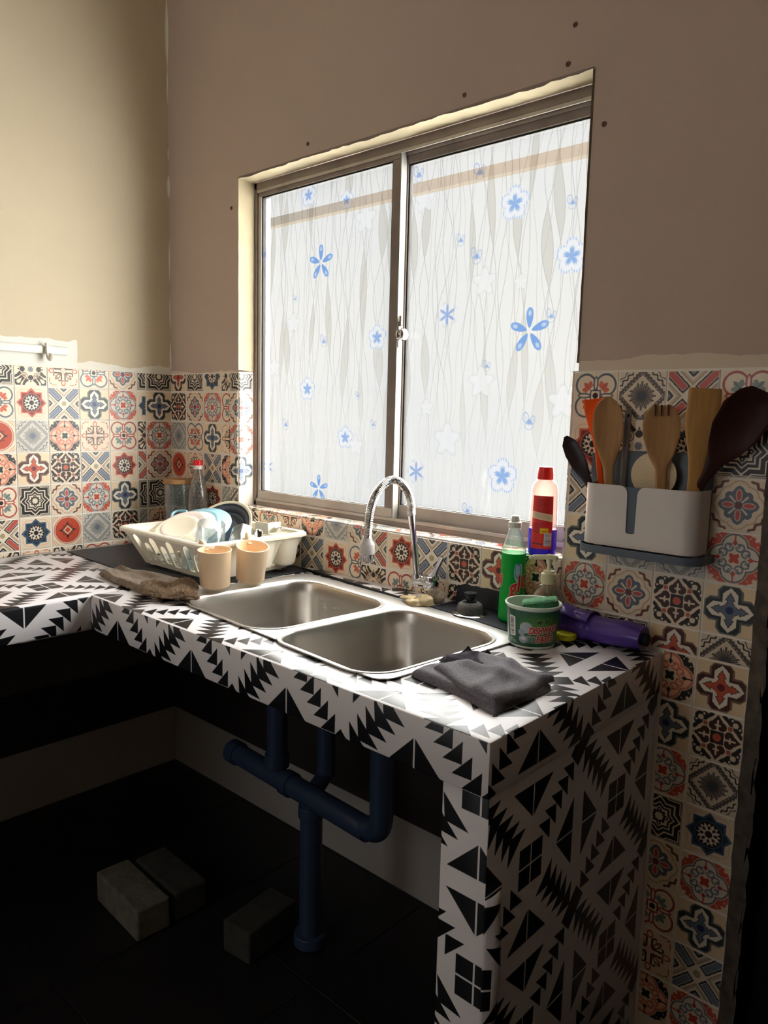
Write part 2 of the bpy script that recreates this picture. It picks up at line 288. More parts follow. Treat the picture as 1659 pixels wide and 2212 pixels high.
# ---------------------------------------------------------------- scene graph
def thing(name, label, cat, loc=(0, 0, 0), rot=(0, 0, 0), group=None):
    o = bpy.data.objects.new(name, None); C.objects.link(o); o.location = loc; o.rotation_euler = rot; o.empty_display_size = .05
    return tag(o, label, cat, group)
def tag(o, label, cat, group=None, kind=None):
    o['label'] = label; o['category'] = cat
    if group: o['group'] = group
    if kind: o['kind'] = kind
    return o
def struct(name, label=None):
    o = bpy.data.objects.new(name, None); C.objects.link(o); o['kind'] = 'structure'
    if label: o['label'] = label
    return o
def origin(o):
    v = Vector((0, 0, 0))
    while o is not None: v += o.location; o = o.parent
    return v
class MB:
    def __init__(s): s.v = []; s.f = []; s.uv = []; s.mi = []; s.M = None
    def add(s, vs, fs, uvs=None, mi=0):
        k = len(s.v); s.v += [tuple((s.M @ Vector(p)) if s.M is not None else p) for p in vs]
        for i, f in enumerate(fs): s.f.append([k+j for j in f]); s.uv.append(uvs[i] if uvs else None); s.mi.append(mi)
        return s
    def box(s, a, b, mi=0):
        x0, y0, z0 = a; x1, y1, z1 = b
        return s.add([(x0, y0, z0), (x1, y0, z0), (x1, y1, z0), (x0, y1, z0), (x0, y0, z1), (x1, y0, z1), (x1, y1, z1), (x0, y1, z1)],
                     [(0, 3, 2, 1), (4, 5, 6, 7), (0, 1, 5, 4), (1, 2, 6, 5), (2, 3, 7, 6), (3, 0, 4, 7)], mi=mi)
    def prism(s, poly, z0, z1, mi=0):
        n = len(poly); vs = [(x, y, z0) for x, y in poly]+[(x, y, z1) for x, y in poly]
        return s.add(vs, [tuple(range(n))[::-1], tuple(range(n, 2*n))]+[(i, (i+1) % n, n+(i+1) % n, n+i) for i in range(n)], mi=mi)
    def lathe(s, prof, c=(0, 0, 0), seg=32, mi=0, sx=1, sy=1, uv=False):
        vs = []; fs = []; us = []; n = len(prof)
        for i in range(seg):
            a = 2*math.pi*i/seg
            for r, z in prof: vs.append((c[0]+r*math.cos(a)*sx, c[1]+r*math.sin(a)*sy, c[2]+z))
        for i in range(seg):
            for j in range(n-1):
                i2 = (i+1) % seg; q = (i*n+j, i2*n+j, i2*n+j+1, i*n+j+1)
                fs.append(q); us.append([(i/seg, j/(n-1)), ((i+1)/seg, j/(n-1)), ((i+1)/seg, (j+1)/(n-1)), (i/seg, (j+1)/(n-1))])
        return s.add(vs, fs, us if uv else None, mi)
    def tube(s, pts, r, seg=12, mi=0, closed=False, flat=1):
        pts = [Vector(p) for p in pts]; n = len(pts); rs = r if isinstance(r, (list, tuple)) else [r]*n; vs = []; fs = []
        up = None
        for i, p in enumerate(pts):
            if closed: t = (pts[(i+1) % n]-pts[i-1]).normalized()
            else: t = (pts[min(i+1, n-1)]-pts[max(i-1, 0)]).normalized()
            if up is None: up = t.orthogonal().normalized()
            up = (up-t*up.dot(t)).normalized(); sd = t.cross(up)
            for k in range(seg):
                a = 2*math.pi*k/seg; vs.append(tuple(p+up*(math.cos(a)*rs[i])+sd*(math.sin(a)*rs[i]*flat)))
        for i in range(n if closed else n-1):
            j = (i+1) % n
            for k in range(seg): fs.append((i*seg+k, i*seg+(k+1) % seg, j*seg+(k+1) % seg, j*seg+k))
        if not closed: fs += [tuple(range(seg))[::-1], tuple(range((n-1)*seg, n*seg))]
        return s.add(vs, fs, mi=mi)
    def grid(s, fn, nu, nv, wu=False, wv=False, mi=0, uv=False):
        vs = [fn(i/(nu if wu else nu-1), j/(nv if wv else nv-1)) for i in range(nu) for j in range(nv)]; fs = []; us = []
        for i in range(nu if wu else nu-1):
            for j in range(nv if wv else nv-1):
                i2, j2 = (i+1) % nu, (j+1) % nv; fs.append((i*nv+j, i2*nv+j, i2*nv+j2, i*nv+j2))
                us.append([((i+a)/(nu-1), (j+b)/(nv-1)) for a, b in ((0, 0), (1, 0), (1, 1), (0, 1))])
        return s.add(vs, fs, us if uv else None, mi)
    def mesh(s, name, off=(0, 0, 0), bev=0, bseg=2, weld=False, uvfn=None, fix=True):
        me = bpy.data.meshes.new(name); me.from_pydata([(p[0]-off[0], p[1]-off[1], p[2]-off[2]) for p in s.v], [], s.f)
        if any(u is not None for u in s.uv):
            l = me.uv_layers.new(name='UVMap')
            for p, u in zip(me.polygons, s.uv):
                if u:
                    for li, q in zip(p.loop_indices, u): l.data[li].uv = q
        for p, k in zip(me.polygons, s.mi): p.material_index = k
        if bev or weld or fix:
            bm = bmesh.new(); bm.from_mesh(me)
            if weld: bmesh.ops.remove_doubles(bm, verts=bm.verts, dist=1e-5)
            if fix: bmesh.ops.recalc_face_normals(bm, faces=bm.faces)
            if bev:
                e = [e for e in bm.edges if len(e.link_faces) == 2 and e.calc_face_angle(0) > .6]
                bmesh.ops.bevel(bm, geom=e, offset=bev, segments=bseg, affect='EDGES', profile=.5)
            bm.to_mesh(me); bm.free()
        if uvfn: box_uv(me, off, uvfn)
        return me
    def build(s, name, m, parent=None, local=False, smooth=40, **kw):
        off = (0, 0, 0) if local or parent is None else origin(parent)
        return link(name, s.mesh(name, off, **kw), m, parent, smooth)
def link(name, me, m, parent=None, smooth=40):
    for x in (m if isinstance(m, (list, tuple)) else [m]): me.materials.append(x)
    if smooth:
        me.polygons.foreach_set('use_smooth', [True]*len(me.polygons)); me.set_sharp_from_angle(angle=math.radians(smooth))
    o = bpy.data.objects.new(name, me); C.objects.link(o); o.parent = parent; return o
def box_uv(me, off, fn):
    l = me.uv_layers.get('UVMap') or me.uv_layers.new(name='UVMap')
    for p in me.polygons:
        n = p.normal
        for li in p.loop_indices:
            q = me.vertices[me.loops[li].vertex_index].co; l.data[li].uv = fn((q.x+off[0], q.y+off[1], q.z+off[2]), n)
def plate(name, outline, holes, z0, z1, bevel=0):
    """flat sheet with holes, as a filled 2D curve turned to a mesh"""
    cu = bpy.data.curves.new(name, 'CURVE'); cu.dimensions = '2D'; cu.fill_mode = 'BOTH'; cu.extrude = (z1-z0)/2-bevel; cu.bevel_depth = bevel; cu.bevel_resolution = 2; cu.offset = -bevel
    for loop in [outline]+holes:
        s = cu.splines.new('POLY'); s.points.add(len(loop)-1); s.use_cyclic_u = True
        for p, (x, y) in zip(s.points, loop): p.co = (x, y, 0, 1)
    o = bpy.data.objects.new(name, cu); C.objects.link(o); bpy.context.view_layer.update()
    me = bpy.data.meshes.new_from_object(o.evaluated_get(bpy.context.evaluated_depsgraph_get())); bpy.data.objects.remove(o); bpy.data.curves.remove(cu)
    for v in me.vertices: v.co.z += (z0+z1)/2
    me.materials.clear(); bm = bmesh.new(); bm.from_mesh(me); bmesh.ops.remove_doubles(bm, verts=bm.verts, dist=1e-6); bm.to_mesh(me); bm.free(); return me
def rrect(cx, cy, w_, h_, r, n=8):
    pts = []
    for k, (sx, sy) in enumerate(((1, 1), (-1, 1), (-1, -1), (1, -1))):
        for i in range(n+1):
            a = math.pi/2*(k+i/n); pts.append((cx+sx*(w_/2-r)+r*math.cos(a), cy+sy*(h_/2-r)+r*math.sin(a)))
    return pts
def warp(me, fn):
    for v in me.vertices: v.co = fn(v.co)
    me.update(); return me
def text_polys(s, size=1, bold=0, shear=0, spacing=1):
    cu = bpy.data.curves.new('lettering', 'FONT'); cu.body = s; cu.size = size; cu.offset = bold; cu.shear = shear; cu.space_character = spacing; cu.resolution_u = 4
    o = bpy.data.objects.new('lettering', cu); C.objects.link(o); bpy.context.view_layer.update()
    me = bpy.data.meshes.new_from_object(o.evaluated_get(bpy.context.evaluated_depsgraph_get())); bpy.data.objects.remove(o); bpy.data.curves.remove(cu)
    me.calc_loop_triangles(); v = [(q.co.x, q.co.y) for q in me.vertices]; t = [[v[i] for i in q.vertices] for q in me.loop_triangles]; bpy.data.meshes.remove(me); return t
def text_mask(W_, H_, s, x, y, size, rot=0, xs=1, **kw):
    """mask of lettering; x, y = left end of the baseline in pixels, y up"""
    m = np.zeros((H_, W_)); c, sn = math.cos(rot), math.sin(rot)
    for t in text_polys(s, 1, **kw):
        m = np.maximum(m, poly_mask(W_, H_, [(x+size*(px*xs*c-py*sn), y+size*(px*xs*sn+py*c)) for px, py in t]))
    return m
def grow(m, k):
    for _ in range(k):
        n = m.copy(); n[1:] = np.maximum(n[1:], m[:-1]); n[:-1] = np.maximum(n[:-1], m[1:]); n[:, 1:] = np.maximum(n[:, 1:], m[:, :-1]); n[:, :-1] = np.maximum(n[:, :-1], m[:, 1:]); m = n
    return m
def paint(im, m, col): im[:] = im*(1-m[..., None])+np.array(col, float)*m[..., None]
def bez(pts, n=24):
    """smooth curve through points (Catmull-Rom)"""
    P = [Vector(p) for p in pts]; P = [P[0]*2-P[1]]+P+[P[-1]*2-P[-2]]; o = []
    m_ = len(P)-3
    for i in range(n+1):
        t = i/n*m_; k = min(int(t), m_-1); u = t-k; a, b, c, d = P[k:k+4]
        o.append(.5*((2*b)+(c-a)*u+(2*a-5*b+4*c-d)*u*u+(3*b-a-3*c+d)*u**3))
    return o
def lerp(tab, t):
    for (a, x), (b, y) in zip(tab, tab[1:]):
        if t <= b: return x+(y-x)*max(0, (t-a))/(b-a)
    return tab[-1][1]
# ================================================================ shared looks
ATLAS = image('tile_prints', make_atlas()); AZTEC = image('aztec_print', make_aztec())
M_tile = imat('printed_tile', ATLAS, .32, .45)
M_vinyl = imat('aztec_vinyl', AZTEC, .32, .58, bump=.12)
M_grout = mat('tile_grout', (240, 232, 220), .6, bump=.1)
M_alu = mat('aluminium', (176, 168, 160), .42, .35, bump=.05, vary=.1)
M_alu_dark = mat('weathered_aluminium', (132, 120, 112), .5, .25, vary=.15, bump=.1)
M_gasket = mat('black_gasket', (18, 18, 20), .6)
M_chrome = mat('chrome', (215, 215, 218), .09, 1, vary=.02)
M_black = mat('black_plastic', (22, 24, 30), .45)
M_plaster = mat('cream_reveal_plaster', (168, 156, 128), .85, bump=.5, bscale=40, vary=.08)
M_white = mat('white_plastic', (236, 230, 216), .4, sss=.05)
def band_paint(name, base, bands, ripple=.012, patch=None, bump=.12):
    """wall paint that changes colour at given heights (brushed, uneven boundaries)"""
    m = bpy.data.materials.new(name); m.use_nodes = True; n = m.node_tree; b = n.nodes['Principled BSDF']; b.inputs['Roughness'].default_value = .75; b.inputs['Specular IOR Level'].default_value = .25
    t = n.nodes.new('ShaderNodeTexCoord'); sp = n.nodes.new('ShaderNodeSeparateXYZ'); n.links.new(t.outputs['Object'], sp.inputs[0])
    z1 = n.nodes.new('ShaderNodeTexNoise'); z1.inputs['Scale'].default_value = 9; z1.inputs['Detail'].default_value = 4; n.links.new(t.outputs['Object'], z1.inputs['Vector'])
    def math_(op, a, b_):
        q = n.nodes.new('ShaderNodeMath'); q.operation = op
        for i, x in enumerate((a, b_)):
            if isinstance(x, (int, float)): q.inputs[i].default_value = x
            else: n.links.new(x, q.inputs[i])
        return q.outputs[0]
    zz = math_('ADD', sp.outputs['Z'], math_('MULTIPLY', math_('SUBTRACT', z1.outputs['Fac'], .5), ripple*4))
    z2 = n.nodes.new('ShaderNodeTexNoise'); z2.inputs['Scale'].default_value = 3; z2.inputs['Detail'].default_value = 6; n.links.new(t.outputs['Object'], z2.inputs['Vector'])
    c = srgb(base); rp = n.nodes.new('ShaderNodeValToRGB'); n.links.new(z2.outputs['Fac'], rp.inputs['Fac'])
    rp.color_ramp.elements[0].position = .3; rp.color_ramp.elements[0].color = tuple(v*.93 for v in c[:3])+(1,); rp.color_ramp.elements[1].position = .7; rp.color_ramp.elements[1].color = c
    cur = rp.outputs['Color']
    def mix(fac, col):
        nonlocal cur
        q = n.nodes.new('ShaderNodeMix'); q.data_type = 'RGBA'; n.links.new(fac, q.inputs[0]); n.links.new(cur, q.inputs[6]); q.inputs[7].default_value = srgb(col); cur = q.outputs[2]
    for top, col in bands: mix(math_('LESS_THAN', zz if top > .9 else sp.outputs['Z'], top), col)
    if patch:                                  # brushed patch of other paint: axis limit, height range, colour
        lim, lo, hi, col = patch
        yy = math_('ADD', sp.outputs['Y'], math_('MULTIPLY', z1.outputs['Fac'], .02))
        f = math_('MULTIPLY', math_('LESS_THAN', yy, lim), math_('MULTIPLY', math_('LESS_THAN', zz, hi), math_('GREATER_THAN', zz, lo))); mix(f, col)
    n.links.new(cur, b.inputs['Base Color'])
    z3 = n.nodes.new('ShaderNodeTexNoise'); z3.inputs['Scale'].default_value = 60; z3.inputs['Detail'].default_value = 4; n.links.new(t.outputs['Object'], z3.inputs['Vector'])
    bp = n.nodes.new('ShaderNodeBump'); bp.inputs['Strength'].default_value = bump; bp.inputs['Distance'].default_value = .004; n.links.new(z3.outputs['Fac'], bp.inputs['Height']); n.links.new(bp.outputs[0], b.inputs['Normal'])
    return m
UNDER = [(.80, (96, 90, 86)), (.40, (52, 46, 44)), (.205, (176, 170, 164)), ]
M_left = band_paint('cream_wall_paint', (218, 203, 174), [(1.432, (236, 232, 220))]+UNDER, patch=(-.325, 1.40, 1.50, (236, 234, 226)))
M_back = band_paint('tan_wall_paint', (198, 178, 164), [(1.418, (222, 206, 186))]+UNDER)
# ================================================================ room shell
CT = .833                                                       # counter top height
floor = struct('floor'); MB().box((-.2, -4.2, -.1), (3.7, .12, -.004)).build('screed', mat('dark_grout', (38, 36, 36), .8), floor)
fm = MB().box((-.1985, -.1985, -.004), (.1985, .1985, 0)).mesh('tile', bev=.001, bseg=1); M_floor = mat('dark_floor_tile', (24, 22, 23), .38, vary=.3, vscale=5)
fm.materials.append(M_floor)
for i in range(9):
    for j in range(10):
        o = bpy.data.objects.new('tile', fm); C.objects.link(o); o.parent = floor; o.location = (.2+.4*i, -.21-.4*j, 0)
def tagk(o): o['kind'] = 'structure'; return o
M_ceil = mat('ceiling_paint', (225, 216, 200), .8)
tagk(MB().box((-.2, -4.2, 2.95), (3.7, .12, 3.05)).build('ceiling', M_ceil))
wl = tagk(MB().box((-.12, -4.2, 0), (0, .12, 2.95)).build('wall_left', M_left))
# back wall: window hole and a doorway at the right
out_ = [(-.12, 0), (1.955, 0), (1.955, 2.1), (2.8, 2.1), (2.8, 0), (3.7, 0), (3.7, 2.95), (-.12, 2.95)]
me = plate('wall_back', out_, [[(.387, .985), (1.566, .985), (1.566, 1.998), (.387, 1.998)]], 0, .12)
warp(me, lambda c: Vector((c.x, .12-c.z, c.y))); bmx = bmesh.new(); bmx.from_mesh(me); bmesh.ops.recalc_face_normals(bmx, faces=bmx.faces); bmx.to_mesh(me); bmx.free()
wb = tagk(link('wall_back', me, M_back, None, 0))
M_room = mat('far_room_paint', (190, 165, 135), .85)
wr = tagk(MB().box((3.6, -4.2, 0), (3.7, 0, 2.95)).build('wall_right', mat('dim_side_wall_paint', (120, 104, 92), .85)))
me = plate('wall_rear', [(0, 0), (.35, 0), (.35, 2.75), (1.45, 2.75), (1.45, 0), (3.6, 0), (3.6, 2.95), (0, 2.95)], [], 0, .1)  # tall gap added for the unseen fill lamp
warp(me, lambda c: Vector((c.x, -4.0-c.z, c.y))); tagk(link('wall_rear', me, M_room, None, 0))
# doorway at the right of the tiles: rough plaster arris and a dark door set back
tr = MB()
random.seed(3)
zs = [i*.05 for i in range(43)]
tr.grid(lambda u, v: (1.953+(.0 if v in (0, 1) else .030)+.004*math.sin(u*90+v*5)*(0 < v < 1)+random.uniform(-.002, .002), -.004+(-.012 if 0 < v < .8 else 0)+(.05 if v == 1 else 0), u*2.1), 60, 5)
tagk(tr.build('trim_1', mat('rough_dark_plaster', (92, 84, 76), .9, bump=.9, bscale=60, vary=.4, vscale=40)))
dr = struct('door_1'); M_door = mat('dark_door', (16, 16, 20), .5)
MB().box((1.956, .044, 0), (2.81, .14, 2.105)).box((1.90, .1195, -.02), (2.0, .16, 2.14)).build('door_leaf', M_door, dr, bev=.002)
for z0, z1 in ((.2, .95), (1.1, 1.95)): MB().box((2.1, .04, z0), (2.7, .0495, z1)).build('door_panel', M_door, dr, bev=.004)
hb = MB(); hb.M = Matrix.Translation((2.06, .05, 1.0)) @ Matrix.Rotation(math.pi/2, 4, 'X'); hb.lathe([(0, 0), (.024, 0), (.024, .006), (.011, .012), (.011, .04), (.022, .05), (.024, .06), (.016, .07), (0, .072)], seg=16); hb.build('door_handle', M_chrome, dr)
# filler worked into the corner crack, in broken slivers
cf = MB()
for z0, z1, w_ in ((2.42, 2.62, .010), (2.30, 2.42, .005), (2.12, 2.16, .004), (2.0, 2.07, .009), (1.72, 1.86, .005), (1.56, 1.68, .004), (1.41, 1.52, .006)):
    n = 8
    cf.grid(lambda u, v: ((w_*(.3+.7*math.sin(math.pi*u))*v if v > .5 else .0006), (-.0006 if v > .5 else -w_*(.3+.7*math.sin(math.pi*u))*(1-v)*1.0), z0+(z1-z0)*u), n, 3)
tagk(cf.build('trim_2', mat('white_filler', (232, 226, 208), .8)))
# window reveal lining: chipped cream plaster at the head and jambs
rv = MB(); N_ = 60
rv.grid(lambda u, v: (.385+1.183*u, -.003+v*.06+(random.uniform(-.0025, .002) if v == 0 else 0), 1.998-.006-(.003*random.random()+.0012*math.sin(u*17) if v < .9 else 0)), N_, 5)
rv.grid(lambda u, v: (.387+.003+.0015*random.random(), -.003+v*.06, 1.418+.578*u), 24, 4)
rv.grid(lambda u, v: (1.566-.003-.0015*random.random(), -.003+v*.06, 1.41+.586*u), 24, 4)
tagk(rv.build('trim_3', M_plaster))
for x, z in ((1.503, 2.018), (1.238, 2.023), (1.592, 1.881), (.702, 2.028), (.352, 1.912), (1.515, 2.09)):
    pb = MB(); pb.M = Matrix.Translation((x, 0, z)) @ Matrix.Rotation(math.pi/2, 4, 'X'); pb.lathe([(0, .0006), (.0028, .0006), (.0035, .0022), (.0052, .0016), (.0058, 0)], seg=10); pb.build('nail_plug', mat('wall_plug', (110, 88, 74), .8), wb)
# ================================================================ tiles, one object each
TILE_CACHE = {}
def tile(parent, org, ux, w_, h_, des, crop=(0, 0, 1, 1), nrm=None, up=(0, 0, 1)):
    key = (des, round(w_, 4), round(h_, 4), crop, tuple(ux), tuple(up))
    if key not in TILE_CACHE:
        g = .0011; b = .0012; t = .0024; U, V = Vector(ux), Vector(up); N = U.cross(V)
        def p(a, b_, c): return tuple(U*a+V*b_+N*c)
        vs = [p(g, g, 0), p(w_-g, g, 0), p(w_-g, h_-g, 0), p(g, h_-g, 0), p(g, g, t-b), p(w_-g, g, t-b), p(w_-g, h_-g, t-b), p(g, h_-g, t-b),
              p(g+b, g+b, t), p(w_-g-b, g+b, t), p(w_-g-b, h_-g-b, t), p(g+b, h_-g-b, t)]
        fs = [(8, 9, 10, 11)]+[(4+i, 4+(i+1) % 4, 8+(i+1) % 4, 8+i) for i in range(4)]+[(i, (i+1) % 4, 4+(i+1) % 4, 4+i) for i in range(4)]
        me = bpy.data.meshes.new('tile'); me.from_pydata(vs, [], fs); l = me.uv_layers.new(name='UVMap'); a0, b0, aw, ah = DES[des]
        for q in me.polygons:
            for li in q.loop_indices:
                v = Vector(vs[me.loops[li].vertex_index]); fu, fv = v.dot(U)/w_, v.dot(V)/h_
                l.data[li].uv = (a0+aw*(crop[0]+(crop[2]-crop[0])*fu), b0+ah*(crop[1]+(crop[3]-crop[1])*fv))
        me.materials.append(M_tile); TILE_CACHE[key] = me
    o = bpy.data.objects.new('tile', TILE_CACHE[key]); C.objects.link(o); o.parent = parent; o.location = org; return o
def grout(parent, a, b): return MB().box(a, b).build('grout_bed', M_grout, parent, smooth=0)
R1 = 1.35
# --- left wall: columns run along y towards the corner, rows downward
grout(wl, (0, -1.75, CT), (.0012, 0, 1.4125))
LEFT = {-5: 'JKBHCDL', -4: 'MCHAIGJ', -3: 'HDKJAFB', -2: 'KAGB CE', -1: 'CEFDJHA'}
cols = {0: ['J', 'H2', 'L', 'F', 'H', 'B2', 'M'], 1: ['M', 'A', 'E', 'C2', 'J', 'A2', 'G'], 2: ['G', 'B', 'F', 'I', 'K', 'L', 'M'], 3: ['H2', 'C', 'G', 'B', 'D', 'E', 'H'],
        4: ['K', 'D', 'H', 'A', 'C', 'I', 'A']}
allk = ['A', 'B', 'C', 'D', 'E', 'F', 'G', 'H', 'I', 'J', 'K', 'L', 'M', 'A2', 'B2', 'C2', 'H2']
for k in range(-11, 5):
    y = -.634+.1*k if k >= 0 else -.634+.1*k
    seq = cols.get(k) or [allk[(k*5+3*r) % 17] for r in range(7)]
    tile(wl, (.0012, y, R1), (0, 1, 0), .1, .06, seq[0], (0, 0, 1, .6))
    for r in range(1, 6): tile(wl, (.0012, y, R1-.1*r), (0, 1, 0), .1, .1, seq[r])
    tile(wl, (.0012, y, CT+.0005), (0, 1, 0), .1, .0165, seq[6], (0, .835, 1, 1))
half = ['J', 'A2', 'M', 'B2', 'J', 'E']; full = ['J', 'C', 'D', 'K', 'J', 'G']
for r in range(6):
    z = R1-.1*r; h_, cr_ = (.06, .6) if r == 0 else (.1, 1)
    tile(wl, (.0012, -.134, z), (0, 1, 0), .034, h_, half[r], (0, 0, .34, cr_)); tile(wl, (.0012, -.1, z), (0, 1, 0), .0985, h_, full[r], (0, 0, .985, cr_))
# --- back wall left of the window
grout(wb, (0, -.0012, CT), (.387, 0, 1.4125))
BL = {0: ['C2', 'I', 'E', 'L', 'J', 'F'], 1: ['J', 'K', 'H2', 'G', 'I', 'D'], 2: ['A2', 'D', 'C', 'B', 'A', 'H']}
for k, seq in BL.items():
    x0 = .0015 if k == 0 else .1*k
    for r in range(6):
        z = R1-.1*r; h_, cr_ = (.06, .6) if r == 0 else (.1, 1)
        tile(wb, (x0, -.0012, z), (1, 0, 0), .1*(k+1)-x0, h_, seq[r], (0, 0, 1, cr_))
for r, (d1, d2) in enumerate(zip(['M', 'H', 'G', 'F', 'E', 'E'], ['J', 'K', 'D', 'C', 'E2', 'E'])):
    z = R1-.1*r; h_, cr_ = (.06, .6) if r == 0 else (.1, 1)
    tile(wb, (.3, -.0012, z), (1, 0, 0), .045, h_, d1, (0, 0, .45, cr_)); tile(wb, (.345, -.0012, z), (1, 0, 0), .042, h_, d2, (0, 0, .42, cr_))
    if z > .96:                                             # the print turns the corner into the window jamb
        zb = max(z, .987); tile(wb, (.3895, -.0005, zb), (0, 1, 0), .054, h_-(zb-z), d2, (.42, (zb-z)/.1, .98, cr_))
MB().box((.387, 0, .985), (.3895, .055, 1.413)).build('grout_bed', M_grout, wb, smooth=0)
# --- under the window: two sheets
grout(wb, (.387, -.0012, CT), (1.553, 0, .985))
b1 = [.387, .495, .594, .693, .793, .893, .941]; top1 = ['M', 'H', 'G', 'F', 'E', 'K']; low1 = ['C', 'D', 'C2', 'B', 'A', 'H2']
for i in range(6):
    w_ = b1[i+1]-b1[i]; c1 = 1 if i < 5 else .48
    tile(wb, (b1[i], -.0012, .935), (1, 0, 0), w_, .050, top1[i], (0, 0, c1, .5)); tile(wb, (b1[i], -.0012, .8345), (1, 0, 0), w_, .1, low1[i], (0, 0, c1, 1))
b2 = [.941, 1.038, 1.138, 1.24, 1.34, 1.44, 1.539, 1.553]; top2 = ['B2', 'A', 'B', 'I', 'C2', 'F', 'K']; low2 = ['M', 'H', 'G', 'I', 'D', 'E', 'H']
for i in range(7):
    w_ = b2[i+1]-b2[i]; c1 = 1 if i < 6 else .14
    tile(wb, (b2[i], -.0012, .886), (1, 0, 0), w_, .099, top2[i], (0, 0, c1, 1)); tile(wb, (b2[i], -.0012, .8345), (1, 0, 0), w_, .051, low2[i], (0, .49, c1, 1))
MB().box((.387, -.0012, .9835), (1.553, .056, .9862)).build('grout_bed', M_grout, wb, smooth=0)
for i in range(6): tile(wb, (b1[i], -.002, .9862), (1, 0, 0), b1[i+1]-b1[i], .054, top1[i], (0, .5, 1 if i < 5 else .48, 1), up=(0, 1, 0))
for i in range(7): tile(wb, (b2[i], -.002, .9862), (1, 0, 0), b2[i+1]-b2[i], .054, low1[i % 6], (0, 0, 1 if i < 6 else .14, .5), up=(0, 1, 0))
# --- right of the window
grout(wb, (1.5525, -.0012, .10), (1.9555, 0, 1.393)); grout(wb, (1.5525, -.0012, 0), (1.9555, 0, .10))
RT = [['H2', 'E2', 'B2', 'H'], ['A', 'M', 'A2', 'J'], ['B', 'M', 'B', 'K'], ['C', 'E', 'E', 'D'], ['D', 'K', 'I', 'C'], ['I', 'J', 'C2', 'E2']]; sl = ['K', 'E', 'M', 'I', 'H', 'F']
for r, row in enumerate(RT):
    z = 1.291-.1*r; h_, v0 = (.1, 0) if r < 5 else (.0515, .485)
    z = z if r < 5 else .8395
    tile(wb, (1.5525, -.0012, z), (1, 0, 0), .0065, h_, sl[r], (.93, v0, 1, 1))
    for k, d in enumerate(row):
        x0 = 1.559+.1*k; w_ = .1 if k < 3 else .096; tile(wb, (x0, -.0012, z), (1, 0, 0), w_, h_, d, (0, v0, w_/.1, 1))
LC = ['F', 'C', 'D', 'J', 'K', 'H', 'G', 'F']; RC = ['C2', 'I', 'E2', 'A2', 'D', 'C', 'B', 'D']
for r in range(8):
    z = .739-.1*r; tile(wb, (1.791, -.0012, z), (1, 0, 0), .065, .1, LC[r], (.35, 0, 1, 1)); tile(wb, (1.856, -.0012, z), (1, 0, 0), .099, .1, RC[r])
# ================================================================ window
win = struct('window_1')
fr = MB(); W0, W1, Z0, Z1 = .3905, 1.5625, .9885, 1.991
for a, b in (((W0, .058, Z0), (W0+.012, .114, Z1)), ((W1-.012, .058, Z0), (W1, .114, Z1)), ((W0, .058, Z1-.022), (W1, .114, Z1)), ((W0, .058, Z0), (W1, .114, Z0+.014))): fr.box(a, b)
fr.build('outer_frame', M_alu_dark, win, bev=.0012, bseg=1)
tk = MB()
for y in (.0605, .086, .111): tk.box((W0+.012, y-.0012, Z0+.014), (W1-.012, y+.0012, Z0+.022)); tk.box((W0+.012, y-.0012, Z1-.030), (W1-.012, y+.0012, Z1-.022))
tk.build('track', M_alu, win)
def sash(x0, x1, y0, y1, zb, zt, st_l, st_r, rb, rt, img_args, mL, mR):
    r = MB().box((x0, y0, zb), (x1, y1, zb+rb)).build('bottom_rail', M_alu, win, bev=.001, bseg=1)
    MB().box((x0, y0, zt-rt), (x1, y1, zt)).build('top_rail', M_alu_dark, win, bev=.001, bseg=1)
    MB().box((x0, y0, zb+rb), (x0+st_l, y1, zt-rt)).build('stile', mL, win, bev=.001, bseg=1); MB().box((x1-st_r, y0, zb+rb), (x1, y1, zt-rt)).build('stile', mR, win, bev=.001, bseg=1)
    a, b, c, d = x0+st_l, x1-st_r, zb+rb, zt-rt; g = .0045; ym = (y0+y1)/2; gk = MB()
    for p, q in (((a, ym-.006, c), (a+g, ym+.006, d)), ((b-g, ym-.006, c), (b, ym+.006, d)), ((a+g, ym-.006, d-g), (b-g, ym+.006, d)), ((a+g, ym-.006, c), (b-g, ym+.006, c+.0015))): gk.box(p, q)
    gk.build('gasket', M_gasket, win)
    gl = MB().box((a+g, ym, c), (b-g, ym+.004, d-g)).build('pane', M_pane, win)
    im = make_film(b-a, d-c, a, c, *img_args)
    f = MB().add([(a+g, ym-.0008, c+.0015), (b-g, ym-.0008, c+.0015), (b-g, ym-.0008, d-g), (a+g, ym-.0008, d-g)], [(0, 1, 2, 3)], [[(0, 0), (1, 0), (1, 1), (0, 1)]])
    f.build('frosted_film', film_mat('flower_film', image('flower_film', im), CLEAR), gl, fix=False)
CLEAR = .965
M_pane = bpy.data.materials.new('window_glass'); M_pane.use_nodes = True; n_ = M_pane.node_tree; n_.nodes.clear()
o_ = n_.nodes.new('ShaderNodeOutputMaterial'); a_ = n_.nodes.new('ShaderNodeBsdfTransparent'); g_ = n_.nodes.new('ShaderNodeBsdfGlossy'); f_ = n_.nodes.new('ShaderNodeMixShader'); g_.inputs['Roughness'].default_value = .05
f_.inputs[0].default_value = .03; a_.inputs['Color'].default_value = (.98, .985, .98, 1); n_.links.new(a_.outputs[0], f_.inputs[1]); n_.links.new(g_.outputs[0], f_.inputs[2]); n_.links.new(f_.outputs[0], o_.inputs[0])
